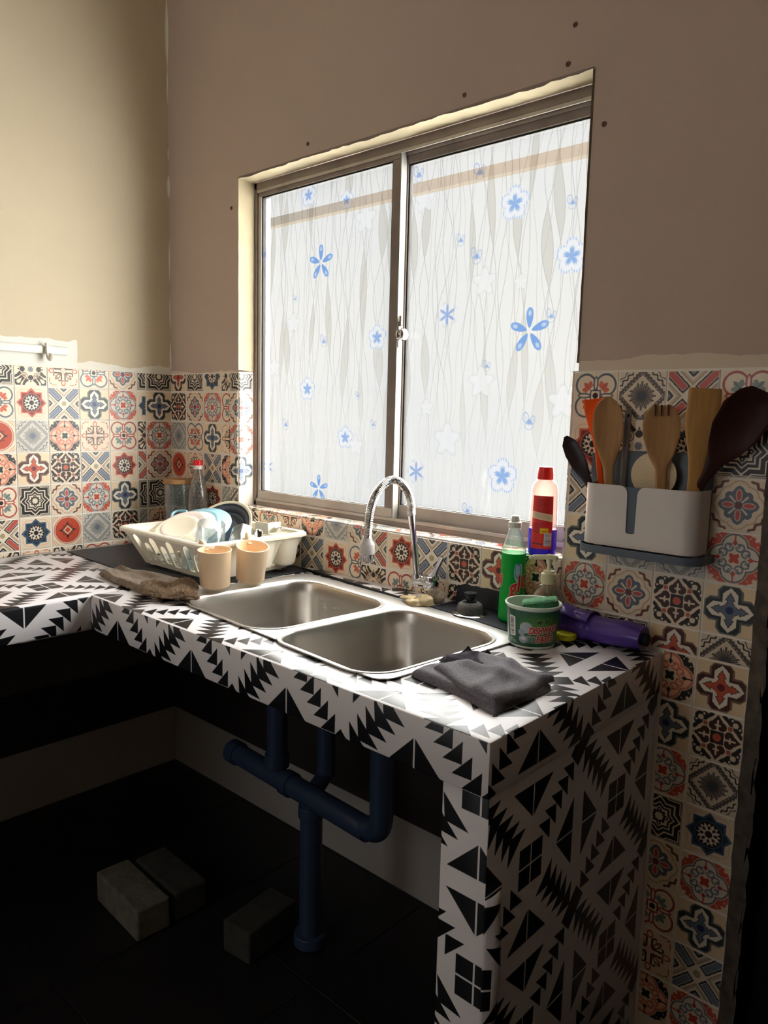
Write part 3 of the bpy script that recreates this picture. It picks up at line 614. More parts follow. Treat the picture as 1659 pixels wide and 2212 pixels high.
FL = [(.624, 1.925, .034, 'f'), (.785, 1.885, .028, 'f'), (.682, 1.727, .052, 'p'), (.427, 1.78, .026, 's'), (.915, 1.502, .036, 'f'), (.628, 1.362, .036, 'f'), (.796, 1.222, .034, 'f'), (.439, 1.115, .030, 's'), (.685, 1.065, .042, 'p'),
      (.699, 1.50, .022, 'b'), (.567, 1.632, .016, 'b'), (.529, 1.251, .022, 'b'), (.845, 1.342, .014, 'b'), (.909, 1.262, .016, 'b'), (.862, 1.824, .04, 'w'), (.47, 1.43, .03, 'w'), (.84, 1.20, .03, 'w'), (.56, 1.56, .03, 'w')]
FR = [(1.324, 1.795, .042, 'f'), (1.484, 1.656, .042, 'f'), (1.381, 1.496, .056, 'p'), (1.131, 1.55, .034, 's'), (1.041, 1.139, .034, 's'), (1.323, 1.147, .046, 'f'), (1.021, 1.913, .026, 'b'), (1.218, 1.884, .026, 'b'), (1.218, 1.685, .026, 'b'), (1.263, 1.416, .018, 'b'),
      (1.393, 1.282, .026, 'b'), (1.22, 1.048, .024, 'b'), (1.045, 1.849, .036, 'w'), (1.245, 1.622, .036, 'w'), (1.144, 1.23, .045, 'w'), (1.247, 1.377, .04, 'w'), (1.167, 1.73, .02, 'b'), (1.479, 1.772, .02, 'b'), (1.351, 1.611, .02, 'w'), (1.439, 1.526, .02, 'b'), (1.071, 1.312, .024, 'w'), (1.48, 1.33, .04, 'w')]
sash(.4035, .990, .063, .084, Z0+.012, Z1-.016, .014, .026, .036, .026, (FL, 5), M_alu, M_alu_dark)
sash(.970, 1.549, .088, .109, Z0+.016, Z1-.020, .026, .014, .040, .030, (FR, 11), M_alu_dark, M_alu)
mst = MB().box((.990, .064, Z0+.014), (.9935, .086, Z1-.018)).build('interlock_strip', mat('pale_aluminium', (150, 148, 140), .6, .1), win)
lk = MB(); lk.M = Matrix.Translation((.9935, .074, 1.503)) @ Matrix.Rotation(math.pi/2, 4, 'Y')
lk.box((-.034, -.008, 0), (.034, .008, .003)); lb = lk.build('latch', M_alu, win, bev=.001, bseg=1)
l2 = MB(); l2.M = Matrix.Translation((.9965, .070, 1.503)) @ Matrix.Rotation(math.pi/2, 4, 'Y'); l2.lathe([(0, 0), (.016, 0), (.017, .006), (.014, .009), (.013, .014), (.0145, .018), (.010, .022), (0, .023)], seg=24); l2.build('latch_knob', M_chrome, lb)
l3 = MB(); l3.box((.997, .066, 1.525), (1.004, .074, 1.552)); l3.build('latch_lever', M_alu_dark, lb, bev=.001, bseg=1)
# outside: the eave beam seen through the film
ev = MB(); ev.box((-3, .95, 2.175), (5, .985, 2.215)); tagk(ev.build('trim_4', mat('eave_board', (86, 76, 60), 1, spec=0)))
# ================================================================ counter
P_ = .305
def uvA(x0, y0, mirror=False): return lambda a, b: ((x0-a if mirror else a-x0)/P_, (b-y0)/P_)
topA, topB = uvA(1.72, -.316), uvA(.294, -.50)
fasc, sidef = uvA(1.4975, .723, True), uvA(-.322, .435)
fascL = uvA(-.9225, .851)
pfront = uvA(1.9245, .2875, True)
def counter_uv(p, n):
    if abs(n.z) > .6: return topA(p[0], p[1]) if p[0] > .6021 else topB(p[0], p[1])
    if n.x > .6: return sidef(p[1], p[2]) if p[0] > 1 else fascL(p[1], p[2])
    return fasc(p[0], p[2]) if p[1] > -.62 else fasc(p[1], p[2])
ctr = thing('kitchen_counter', 'L-shaped kitchen counter wrapped in black and white geometric vinyl', 'counter', (0.6, -.3, 0))
SR = math.radians(-4.5); SC = (1.15, -.325)
def sk(x, y): return (SC[0]+x*math.cos(SR)-y*math.sin(SR), SC[1]+x*math.sin(SR)+y*math.cos(SR))
BL_, BR_ = (-.161, .002, .357, .378, .075), (.203, -.004, .318, .378, .07)
hole = [sk(x, y) for x, y in rrect(-.008, .0245, .765, .420, .03)]
me = plate('slab', [(.602, -.61), (1.79, -.61), (1.79, -.0045), (.602, -.0045)], [hole], .745, CT)
me.transform(Matrix.Translation(-Vector(ctr.location)))
bm = bmesh.new(); bm.from_mesh(me); bmesh.ops.bevel(bm, geom=[e for e in bm.edges if len(e.link_faces) == 2 and e.calc_face_angle(0) > .6 and all(abs(v.co.z+0-CT) < 1e-4 or True for v in e.verts)], offset=.004, segments=2, affect='EDGES', profile=.5)
bmesh.ops.recalc_face_normals(bm, faces=bm.faces); bm.to_mesh(me); bm.free(); box_uv(me, ctr.location, counter_uv); link('slab', me, M_vinyl, ctr)
lb_ = MB().box((.0045, -1.75, .742), (.6015, -.0045, CT)).build('slab', M_vinyl, ctr, bev=.009, bseg=3, uvfn=counter_uv)
def panel_uv(p, n): return sidef(p[1], p[2]) if n.x > .6 else pfront(p[0], p[2])
MB().box((1.7, -.600, .001), (1.7865, -.0045, .7447)).build('end_support', M_vinyl, ctr, bev=.003, uvfn=panel_uv)
MB().box((.0045, -1.74, .001), (.56, -1.66, .7415)).build('end_support', M_vinyl, ctr, bev=.003, uvfn=panel_uv)
# vinyl that has come unstuck and curls away from the corner of the end support
fl_ = MB(); fl_.grid(lambda u, v: (1.7878+.016*math.sin(u*math.pi*.5)*(1-.75*abs(v-.45)), -.603-.004*math.sin(u*2)+.030*u, .36+.225*v+.01*u), 7, 12, uv=True)
o = fl_.build('peeling_vinyl', M_vinyl, ctr, fix=False, uvfn=lambda p, n: pfront(p[0]+(p[1]+.6), p[2])); sm = o.modifiers.new('thickness', 'SOLIDIFY'); sm.thickness = .0008
# raised strip along the wall behind the sink, with a dark unfinished edge
lg = MB().prism([(.735, -.018), (1.232, -.083), (1.262, -.062), (1.262, -.0045), (.735, -.0045)], .8336, .8415); lg.build('back_strip', M_vinyl, ctr, bev=.001, bseg=1, uvfn=counter_uv)
ed = MB().prism([(.735, -.0185), (.735, -.0215), (1.236, -.0872), (1.238, -.084)], .8336, .8405); ed.build('strip_edge', M_black, ctr)
# ---------------------------------------------------------------- sink
def steel(name, rough, scale):
    m = mat(name, (188, 184, 178) if name == 'brushed_steel' else (206, 204, 200), rough, 1, vary=.06, vscale=3); n = m.node_tree; b = n.nodes['Principled BSDF']
    z = n.nodes.new('ShaderNodeTexNoise'); z.inputs['Scale'].default_value = 9; z.inputs['Detail'].default_value = 6; mp = n.nodes.new('ShaderNodeMapping'); mp.inputs['Scale'].default_value = scale
    t = n.nodes.new('ShaderNodeTexCoord'); n.links.new(t.outputs['Object'], mp.inputs[0]); n.links.new(mp.outputs[0], z.inputs['Vector'])
    r = n.nodes.new('ShaderNodeMapRange'); r.inputs['To Min'].default_value = rough-.07; r.inputs['To Max'].default_value = rough+.12; n.links.new(z.outputs['Fac'], r.inputs['Value']); n.links.new(r.outputs[0], b.inputs['Roughness']); return m
M_steel, M_deck = steel('brushed_steel', .30, (1, 1, 14)), steel('sink_deck_steel', .40, (2, 2, 2))
snk = thing('double_sink', 'stainless steel double bowl sink set into the patterned counter', 'sink', (SC[0], SC[1], CT))
ol = rrect(-.008, .0275, .790, .439, .035)
me = plate('sink_deck', ol, [rrect(*BL_), rrect(*BR_)], .0012, .0042, .0012)
R2 = Matrix.Rotation(SR, 4, 'Z'); me.transform(R2); link('sink_deck', me, M_deck, snk)
rg = MB(); rg.M = R2
for a, b, z, r in ((.735, .404, .0042, .03), ):
    pts = [(x, y, .0046) for x, y in rrect(-.008, .026, a, b, r, 6)]
for bd in (BL_, BR_):                                    # rolled lip round each bowl
    rg.tube([(x, y, .0042) for x, y in rrect(bd[0], bd[1], bd[2]+.014, bd[3]+.014, bd[4]+.007, 8)], .0020, 8, closed=True)
rg.build('sink_lip', M_deck, snk, local=True)
def bowl(bd, depth, name, dx):
    cx, cy, bw, bh, r = bd; B = MB(); B.M = R2; loops = []
    for k in range(5): a = k/4*math.pi/2; loops.append((.006*(1-math.cos(a))*-1+.003*(1-math.sin(a)), .0044-.004*(1-math.cos(a))))
    prof = [(-.006, .0046), (-.003, .0058), (0, .0046), (.003, -.002), (.006, -.03), (.012, -depth*.6), (.018, -depth+.05), (.026, -depth+.025), (.042, -depth+.009), (.065, -depth+.002), (.10, -depth-.002)]
    n = None; vs = []; fs = []
    for ins, z in prof:
        lp = rrect(cx, cy, bw-2*ins, bh-2*ins, max(.02, r-ins*.35), 8); n = len(lp); vs += [(x, y, z) for x, y in lp]
    for j in range(len(prof)-1):
        for i in range(n): fs.append((j*n+i, j*n+(i+1) % n, (j+1)*n+(i+1) % n, (j+1)*n+i))
    dr_ = [(cx+dx+.043*math.cos(2*math.pi*i/n+math.pi/n*0), cy+.02+.043*math.sin(2*math.pi*i/n), -depth-.006) for i in range(n)]
    vs += dr_; j = len(prof)-1
    for i in range(n): fs.append((j*n+i, j*n+(i+1) % n, (j+1)*n+(i+1) % n, (j+1)*n+i))
    B.add(vs, fs); o = B.build(name, M_steel, snk, local=True, smooth=60)
    D = MB(); D.M = R2; D.lathe([(.046, .0), (.042, .0015), (.036, -.002), (.032, -.010), (.012, -.014), (0, -.014)], (cx+dx, cy+.02, -depth-.0055), 32)
    D.build('drain_cup', M_chrome, o, local=True); return o
bowl(BL_, .165, 'bowl', 0); bowl(BR_, .165, 'bowl', 0)
# ---------------------------------------------------------------- waste pipes
M_pvc = mat('blue_grey_pvc', (44, 58, 84), .4)
pp = thing('waste_pipes', 'blue grey plastic waste pipes hanging under the double sink', 'pipes', (1.09, -.31, 0))
def pipe(name, pts, r): MB().tube(pts, r, 20).build(name, M_pvc, pp)
pipe('left_drop_pipe', [(.962, -.312, .642), (.962, -.312, .43)], .026)
pipe('right_drop_pipe', bez([(1.338, -.335, .642), (1.338, -.335, .50), (1.338, -.335, .425), (1.325, -.334, .398), (1.29, -.332, .388)], 30), .026)
pipe('cross_pipe', [(.80, -.306, .385), (1.30, -.3325, .385)], .0265); pipe('main_down_pipe', [(1.095, -.315, .38), (1.095, -.315, .002)], .027); pipe('vent_pipe', [(1.075, -.25, .73), (1.075, -.25, .41), (1.09, -.30, .39)], .022)
for a, b, r in (((.80, -.306, .385), (.765, -.304, .385), .031), ((.962, -.312, .445), (.962, -.312, .41), .031), ((1.0, -.3165, .385), (1.03, -.318, .385), .031), ((1.095, -.315, .36), (1.095, -.315, .33), .032), ((1.095, -.315, .03), (1.095, -.315, .002), .04)):
    MB().tube([a, b], r, 20).build('pipe_socket', M_pvc, pp, bev=.002, bseg=1)
# ---------------------------------------------------------------- concrete blocks on the floor
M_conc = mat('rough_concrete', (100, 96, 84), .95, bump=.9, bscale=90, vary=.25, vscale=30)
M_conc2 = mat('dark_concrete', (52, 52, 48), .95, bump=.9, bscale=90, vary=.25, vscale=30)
def block(a, b, rz, label, m):
    o = thing('concrete_block', label, 'block', ((a[0]+b[0])/2, (a[1]+b[1])/2, 0), (0, 0, rz), None)
    hx, hy, hz = (b[0]-a[0])/2, (b[1]-a[1])/2, b[2]
    g = MB().box((-hx, -hy, 0), (hx, hy, hz)); me = g.mesh('concrete_block', bev=.006, bseg=2)
    me.materials.append(m); bpy.data.objects.remove(o)
    o = bpy.data.objects.new('concrete_block', me); C.objects.link(o); o.location = ((a[0]+b[0])/2, (a[1]+b[1])/2, .0003); o.rotation_euler.z = rz; return tag(o, label, 'block')
block((.575, -.605, 0), (.80, -.515, .082), -.05, 'pale concrete block on the dark floor, nearest of the left pair', M_conc)
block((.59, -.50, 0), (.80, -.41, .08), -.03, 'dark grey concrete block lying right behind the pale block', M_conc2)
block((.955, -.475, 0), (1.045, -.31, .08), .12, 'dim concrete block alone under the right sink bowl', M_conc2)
# ---------------------------------------------------------------- faucet
fc = thing('faucet', 'chrome wall-side kitchen faucet with a ribbed flexible neck', 'faucet', (1.20, -.035, .8415))
F = MB(); F.tube([(1.224, -.046, .8418), (1.224, -.046, .872)], .016, 20); F.tube([(1.224, -.046, .868), (1.224, -.046, .902)], .0205, 24); F.build('base', M_chrome, fc, bev=.0015)
F = MB(); F.tube([(1.226, -.044, .884), (1.176, -.052, .884)], .0145, 20); F.build('outlet_arm', M_chrome, fc, bev=.002)
F = MB(); F.tube([(1.228, -.046, .901), (1.232, -.046, .906), (1.240, -.044, .925), (1.252, -.040, .952)], [.012, .010, .006, .0072], 12); F.build('lever', M_chrome, fc)
cb = Vector((1.186, -.05, .872)); ct_ = Vector((1.160, -.052, 1.046))
F = MB(); F.tube([cb, cb.lerp(ct_, .12)], .0135, 20); F.tube([cb.lerp(ct_, .10), cb.lerp(ct_, .16)], .0155, 20); F.tube([cb.lerp(ct_, .1), cb.lerp(ct_, .86)], [.0085, .0075], 16); F.tube([cb.lerp(ct_, .84), ct_], .0092, 16); F.build('riser', M_chrome, fc)
hd = Vector((-.42, -.9, 0)).normalized(); L_ = .112
def an(t, z): return ct_+hd*(L_*t)+Vector((0, 0, z))
arch = bez([an(0, 0), an(.03, .03), an(.14, .062), an(.36, .086), an(.60, .084), an(.84, .058), an(.98, .018), an(1.03, -.03), an(1.04, -.058)], 150)
F = MB(); F.tube(arch, [.0094+.0011*(i % 2) for i in range(len(arch))], 14); F.build('flexible_neck', M_chrome, fc, smooth=20)
e = arch[-1]; F = MB(); F.lathe([(0, .006), (.011, .006), (.012, 0), (.0175, -.008), (.0185, -.012), (.0185, -.03), (.0175, -.034), (0, -.034)], e, 28); F.build('spray_head', mat('grey_white_plastic', (206, 202, 200), .4), fc)
F = MB(); F.lathe([(0, -.033), (.0165, -.033), (.0165, -.052), (.015, -.055), (0, -.053)], e, 28); o = F.build('aerator', M_chrome, fc)
g_ = MB()
for k in range(14):
    a = 2*math.pi*k/14; g_.box((e[0]+.0163*math.cos(a)-.0012, e[1]+.0163*math.sin(a)-.0012, e[2]-.051), (e[0]+.0163*math.cos(a)+.0012, e[1]+.0163*math.sin(a)+.0012, e[2]-.036))
g_.build('grip_ribs', M_chrome, o)
# crumbled sealant at the faucet foot
M_seal = mat('dried_sealant', (204, 184, 146), .85, bump=.6, bscale=120, vary=.12, vscale=60)
sl_ = thing('sealant_heap', 'lumpy beige sealant smeared on the counter below the faucet', 'sealant', (1.235, -.07, .834))
def lump(c, s, seed, m=M_seal, name='sealant_lump'):
    rs = random.Random(seed); ph = [rs.uniform(0, 6) for _ in range(6)]
    def f(u, v):
        a, b = 2*math.pi*u, math.pi*v; n = (math.cos(a)*math.sin(b), math.sin(a)*math.sin(b), math.cos(b))
        k = 1+.13*math.sin(3*a+ph[0])*math.sin(b)+.10*math.sin(5*b+ph[1]+2*a)+.06*math.sin(7*a+ph[2]+4*b)
        return (c[0]+s[0]*n[0]*k, c[1]+s[1]*n[1]*k, max(c[2]+s[2]*n[2]*k, c[2]-s[2]*.5))
    B = MB(); B.grid(f, 24, 14, wu=True); return B.build(name, m, sl_, weld=True)
lump((1.196, -.085, .846), (.020, .013, .009), 1); lump((1.216, -.098, .842), (.026, .016, .011), 2); lump((1.236, -.082, .846), (.022, .018, .016), 3); lump((1.243, -.052, .852), (.024, .02, .024), 4, mat('grey_sealant', (150, 138, 122), .9, bump=.8, bscale=150, vary=.3, vscale=90)); lump((1.178, -.088, .8455), (.014, .008, .006), 5)
# ---------------------------------------------------------------- black sheet behind the bottles, strainer
M_sheet = mat('black_vinyl_sheet', (30, 33, 44), .42, bump=.1, bscale=50)
bs = thing('black_sheet', 'black vinyl sheet behind the sink turned up against the tiles', 'sheet', (1.43, -.05, .834))
MB().prism([(1.254, -.088), (1.262, -.064), (1.264, -.008), (1.66, -.008), (1.655, -.074), (1.545, -.092), (1.50, -.128), (1.38, -.105)], .8355, .8395).build('flat_sheet', M_sheet, bs, bev=.001, bseg=1)
up_ = [(1.272, .868), (1.285, .884), (1.30, .890), (1.315, .886), (1.33, .889), (1.345, .886), (1.36, .8885), (1.40, .887), (1.43, .884), (1.47, .886), (1.53, .882), (1.58, .878), (1.60, .8705)]
u_ = MB(); n = len(up_); vs = [(x, -.0078, .8397) for x, z in up_]+[(x, -.0044, z) for x, z in up_]+[(x, -.0058, .8397) for x, z in up_]+[(x, -.0040, z) for x, z in up_]
u_.add(vs, [(i, i+1, n+i+1, n+i) for i in range(n-1)]+[(n+i, n+i+1, 3*n+i+1, 3*n+i) for i in range(n-1)]); u_.build('turned_up_edge', M_sheet, bs)
st = thing('sink_strainer', 'upside-down mesh sink strainer with a black knob on the black sheet', 'strainer', (1.362, -.072, .8396))
s_ = MB(); s_.lathe([(.0285, .0035), (.040, .0012), (.041, .0002), (.039, 0), (.026, .0006)], st.location, 40); s_.build('flange', M_chrome, st)
s_ = MB(); s_.lathe([(.0300, .002), (.0296, .016), (.027, .023), (.020, .0275), (0, .029)], st.location, 40); s_.build('mesh_basket', mat('fine_mesh', (96, 96, 92), .5, .6, bump=1, bscale=900, vary=.5, vscale=500), st)
s_ = MB(); s_.lathe([(.015, .027), (.0155, .031), (.010, .033), (.0095, .040), (.0145, .0425), (.0155, .046), (.014, .0495), (.008, .049), (0, .048)], st.location, 32); s_.build('knob', mat('black_rubber', (20, 24, 34), .3), st)
pc = MB(); pc.box((.845, -.004, .365), (.885, -.0003, .42)); pc.box((.855, -.016, .383), (.875, -.004, .403)); tag(pc.build('pipe_bracket', mat('grubby_white_plastic', (120, 112, 106), .6), None, bev=.001), 'small pale bracket on the wall under the sink, right of the pipes', 'bracket')
# ---------------------------------------------------------------- hook rail on the left wall
hr = thing('hook_rail', 'white painted rail with one plastic hook on the left wall', 'rail', (0, -.56, 1.46))
MB().box((.0003, -.95, 1.4495), (.012, -.368, 1.4735)).build('board', mat('white_gloss_paint', (236, 232, 222), .4), hr, bev=.003)
h_ = MB(); h_.tube(bez([(.0125, -.437, 1.478), (.017, -.437, 1.474), (.017, -.437, 1.455), (.018, -.436, 1.440), (.026, -.435, 1.433), (.034, -.434, 1.440), (.036, -.434, 1.450)], 24), [.0045]*25, 10, flat=1.6); h_.build('hook', M_white, hr)
# ================================================================ dish rack and what is in it
M_mat = mat('black_drain_mat', (36, 38, 44), .5, bump=.15, bscale=60)
dm = MB().prism([(.026, -.40), (.36, -.415), (.722, -.335), (.722, -.222), (.745, -.215), (.742, -.075), (.752, -.020), (.728, -.008), (.03, -.008)], CT+.0006, CT+.0034)
tag(dm.build('drain_mat', M_mat, None, bev=.0008, bseg=1), 'flat black mat lying under the white dish rack', 'mat')
M_rack = mat('cream_white_plastic', (240, 234, 216), .38, sss=.08)
rk = thing('dish_rack', 'cream white plastic dish rack with arched slots on the black mat', 'dish rack', (.54, -.2, CT+.0036))
RT_, RB_ = (.33, .745, -.375, -.035, .950), (.375, .70, -.325, -.065, .845)       # rim and base rectangles: x0 x1 y0 y1 z
def wall(name, p00, p10, p01, p11, holes, t=.0025):
    """slanted rack wall: unit square panel with arched slots mapped to four corners"""
    L = ((Vector(p10)-Vector(p00)).length+(Vector(p11)-Vector(p01)).length)/2; H = (Vector(p01)-Vector(p00)).length
    me = plate(name, [(0, 0), (L*.25, 0), (L*.5, 0), (L*.75, 0), (L, 0), (L, H), (0, H)], holes(L, H), -t/2, t/2)
    a, b, c, d = map(Vector, (p00, p10, p01, p11)); N = (b-a).cross(c-a).normalized(); off = origin(rk)
    warp(me, lambda q: a*(1-q.x/L)*(1-q.y/H)+b*(q.x/L)*(1-q.y/H)+c*(1-q.x/L)*(q.y/H)+d*(q.x/L)*(q.y/H)+N*q.z-off)
    link(name, me, M_rack, rk, 30)
def arch_slot(x, w_, y0, y1): return [(x-w_/2+.002, y0), (x+w_/2-.002, y0), (x+w_/2, y0+.004)]+[(x+w_/2*math.cos(math.pi*i/8), y1-w_/2+w_/2*math.sin(math.pi*i/8)) for i in range(9)]+[(x-w_/2, y0+.004)]
def slots(n, w_, e=.03): return lambda L, H: [arch_slot(e+(L-2*e)*(i+.5)/n, w_, .014, H*.80) for i in range(n)]
def alt_slots(L, H):
    o = []
    for i in range(8): o.append(arch_slot(.026+(L-.05)*(i+.5)/8, .027, .014 if i % 2 == 0 else .020, H*(.84 if i % 2 == 0 else .66)))
    return o
t, b = RT_, RB_
wall('front_wall', (b[0], b[2], b[4]), (b[1], b[2], b[4]), (t[0], t[2], t[4]), (t[1], t[2], t[4]), alt_slots)
wall('rear_wall', (b[1], b[3], b[4]), (b[0], b[3], b[4]), (t[1], t[3], t[4]), (t[0], t[3], t[4]), lambda L, H: [[(x+.017*math.cos(a*math.pi/8), .055+.017*math.sin(a*math.pi/8)) for a in range(16)] for x in (.06, .13, .20, .27, .34)])
wall('left_wall', (b[0], b[3], b[4]), (b[0], b[2], b[4]), (t[0], t[3], t[4]), (t[0], t[2], t[4]), slots(5, .020))
wall('right_wall', (b[1], b[2], b[4]), (b[1], b[3], b[4]), (t[1], t[2], t[4]), (t[1], t[3], t[4]), slots(4, .020))
me = plate('base_grid', rrect((b[0]+b[1])/2, (b[2]+b[3])/2, b[1]-b[0], b[3]-b[2], .01), [rrect(b[0]+.03+.032*i, y, .018, .10, .008) for i in range(9) for y in (b[2]+.07, b[3]-.07)], b[4]-.0015, b[4]+.0015); me.transform(Matrix.Translation(-origin(rk))); link('base_grid', me, M_rack, rk)
rm = MB(); rr = rrect((t[0]+t[1])/2, (t[2]+t[3])/2, t[1]-t[0], t[3]-t[2], .032, 8); n = len(rr); cx_, cy_ = (t[0]+t[1])/2, (t[2]+t[3])/2
ring = []
for off_, z in ((-.004, -.004), (-.004, .001), (.001, .003), (.010, .002), (.014, -.002), (.014, -.009), (.0115, -.009), (.0115, -.004), (.008, -.001), (.001, -.001)):
    ring.append([(cx_+(x-cx_)*(1+off_/((t[1]-t[0])/2)), cy_+(y-cy_)*(1+off_/((t[3]-t[2])/2)), t[4]+z) for x, y in rr])
vs = [p for l in ring for p in l]; m_ = len(ring); rm.add(vs, [(j*n+i, j*n+(i+1) % n, ((j+1) % m_)*n+(i+1) % n, ((j+1) % m_)*n+i) for j in range(m_) for i in range(n)]); rm.build('rim', M_rack, rk)
for x, y in ((b[0]+.015, b[2]+.015), (b[1]-.015, b[2]+.015), (b[0]+.015, b[3]-.015), (b[1]-.015, b[3]-.015)): MB().lathe([(0, 0), (.006, 0), (.009, .003), (.009, .0082), (0, .0082)], (x, y, CT+.0036), 12).build('foot', M_rack, rk)
def cup(cx, cy, w_, h_, name):                      # cutlery cups moulded into the right end
    B = MB(); prof = [(.0, .946), (.003, .93), (.010, .866), (.014, .858), (.022, .854)]; lp = [[(x, y, z) for x, y in rrect(cx-ins*.25, cy, w_-2*ins, h_-2*ins, .026-ins*.3, 6)] for ins, z in prof]
    pr_ = [(.0245, .856), (.0165, .861), (.0125, .868), (.0055, .931), (.0025, .946)]; lp += [[(x, y, z) for x, y in rrect(cx-ins*.25, cy, w_-2*ins, h_-2*ins, .026-ins*.3, 6)] for ins, z in pr_]
    n = len(lp[0]); B.add([p for l in lp for p in l], [(j*n+i, j*n+(i+1) % n, (j+1)*n+(i+1) % n, (j+1)*n+i) for j in range(len(lp)-1) for i in range(n)]+[tuple(range(4*n, 5*n)), tuple(range(5*n, 6*n))[::-1]])
    return B.build(name, M_rack, rk)
cup(.712, -.172, .078, .088, 'cutlery_cup'); cup(.713, -.082, .076, .080, 'cutlery_cup')
MB().box((.655, -.10, .87), (.658, -.05, .972)).box((.60, -.10, .93), (.658, -.097, .972)).build('divider', M_rack, rk, bev=.001, bseg=1)
# ---- plates: discs leaning in the rack, undersides up
def dish(name, label, R, depth, c, nrm, mats, kind='plate', roll=0, foot=True):
    z = Vector(nrm).normalized(); o = thing(name, label, 'plate' if kind != 'pan' else 'pan', c, z.to_track_quat('Z', 'Y').to_euler(), 'plates drying in the rack' if kind == 'plate' else None)
    P = MB(); P.lathe([(0, depth-.003), (R*.52, depth-.003), (R*.60, depth), (R*.66, depth-.001), (R*.78, depth*.52), (R*.97, .003), (R, .0), (R*.995, -.0022), (R*.96, -.0005), (R*.76, depth*.50-.003), (R*.62, depth-.006), (0, depth-.0065)], seg=64); P.build('body', mats[0], o, local=True); return o
M_por = mat('cream_porcelain', (240, 232, 210), .22, coat=.3); M_pink = mat('pale_pink_porcelain', (236, 222, 214), .22, coat=.3); M_blue = mat('sky_blue_enamel', (150, 196, 212), .25, coat=.3); M_navy = mat('dark_slate_glaze', (38, 48, 62), .3, coat=.2)
NF = (.10, -.66, .75)
d1 = dish('plate', 'cream plate in front of the dark-edged ones in the dish rack', .099, .022, (.440, -.258, .930), (.20, -.46, 1), [M_por])
d2 = dish('plate', 'pinkish white plate with a dark rim behind the cream plate', .103, .022, (.442, -.234, .939), (.20, -.45, 1), [M_pink])
rim = MB(); rim.tube([(.1025*math.cos(a*math.pi/32), .1025*math.sin(a*math.pi/32), -.001) for a in range(64)], .0021, 8, closed=True); rim.build('dark_rim', mat('dark_rim_glaze', (52, 44, 48), .3), d2, local=True)
pn = dish('frying_pan', 'sky blue shallow pan with looped handles among the plates', .106, .020, (.440, -.194, .942), (.20, -.46, 1), [M_blue], kind='pan')
for sgn, aa in ((1, 2.62), (1, 5.76)):
    hl = MB(); ca, sa = math.cos(aa), math.sin(aa)
    def hp(r_, s_, z_=.004): return (r_*ca-s_*sa, r_*sa+s_*ca, z_)
    hl.tube(bez([hp(.101, -.026), hp(.112, -.022), hp(.128, -.010), hp(.131, 0), hp(.128, .010), hp(.112, .022), hp(.101, .026)], 20), .0042, 10); hl.build('handle', M_blue, pn, local=True)
dk = thing('plate', 'dark ringed plate with a cream edge, rearmost in the dish rack', 'plate', (.450, -.122, .930), Vector((.20, -.70, .72)).to_track_quat('Z', 'Y').to_euler(), 'plates drying in the rack')
P = MB(); R_ = .112; P.lathe([(0, -.024), (R_*.55, -.024), (R_*.62, -.026), (R_*.72, -.018), (R_*.97, -.001), (R_, .0012), (R_*.99, .0030)], seg=64); P.build('underside', M_por, dk, local=True)
P = MB(); P.lathe([(R_*.99, .0030), (R_*.93, .0025), (R_*.915, .0010)], seg=64); P.build('cream_edge', mat('cream_glaze', (238, 230, 200), .25), dk, local=True, fix=False)
for i, (r0, r1, z0, z1, m) in enumerate(((.915, .86, .001, -.003, M_navy), (.86, .78, -.003, -.009, 1), (.78, .70, -.009, -.0145, M_navy), (.70, .60, -.0145, -.020, 1), (.60, .50, -.020, -.021, M_navy), (.50, .0, -.021, -.021, 1))):
    mm = m if m != 1 else mat('slate_ring_glaze', (86, 98, 112), .3); P = MB(); P.lathe([(R_*r0, z0), (R_*(r0+r1)/2, (z0+z1)/2+.0012), (R_*r1, z1)], seg=64); P.build('glaze_ring', mm, dk, local=True, fix=False)
# ---- glasses
M_glass = glassy('clear_glass', (232, 238, 238), .90, .03)
def tumbler(label, c, axis, R, H, handle=False, facets=8):
    o = thing('glass_mug' if handle else 'drinking_glass', label, 'glass', c, Vector(axis).to_track_quat('Z', 'Y').to_euler(), None)
    B = MB(); prof = [(0, .010), (R*.72, .010), (R*.80, .018), (R*.93, H), (R, H), (R*1.0, H*.96), (R*.97, H*.80), (R*1.05, H*.62), (R*1.02, H*.34), (R*.93, H*.10), (R*.84, 0), (0, 0)]
    seg = 48; n = len(prof); vs = []
    for i in range(seg):
        a = 2*math.pi*i/seg; k = 1-.05*abs(math.sin(a*facets/2))
        for r, z in prof: vs.append((r*k*math.cos(a), r*k*math.sin(a), z))
    B.add(vs, [(i*n+j, ((i+1) % seg)*n+j, ((i+1) % seg)*n+j+1, i*n+j+1) for i in range(seg) for j in range(n-1)]); B.build('body', M_glass, o, local=True)
    if handle: H_ = MB(); H_.tube(bez([(R*.9, 0, H*.86), (R*1.45, 0, H*.86), (R*1.75, 0, H*.66), (R*1.7, 0, H*.36), (R*1.3, 0, H*.14), (R*.85, 0, H*.14)], 24), .006, 12); H_.build('handle', M_glass, o, local=True)
    return o
tumbler('thick clear faceted glass tipped over the plates in the rack', (.605, -.262, .900), (-.35, .30, .75), .040, .085)
tumbler('clear glass mug upside down against the front slots of the rack', (.610, -.318, .935), (.12, -.18, -1), .030, .075, True)
tumbler('clear glass lying beside the beige mugs in the dish rack', (.665, -.205, .905), (-.55, .55, .35), .036, .085)
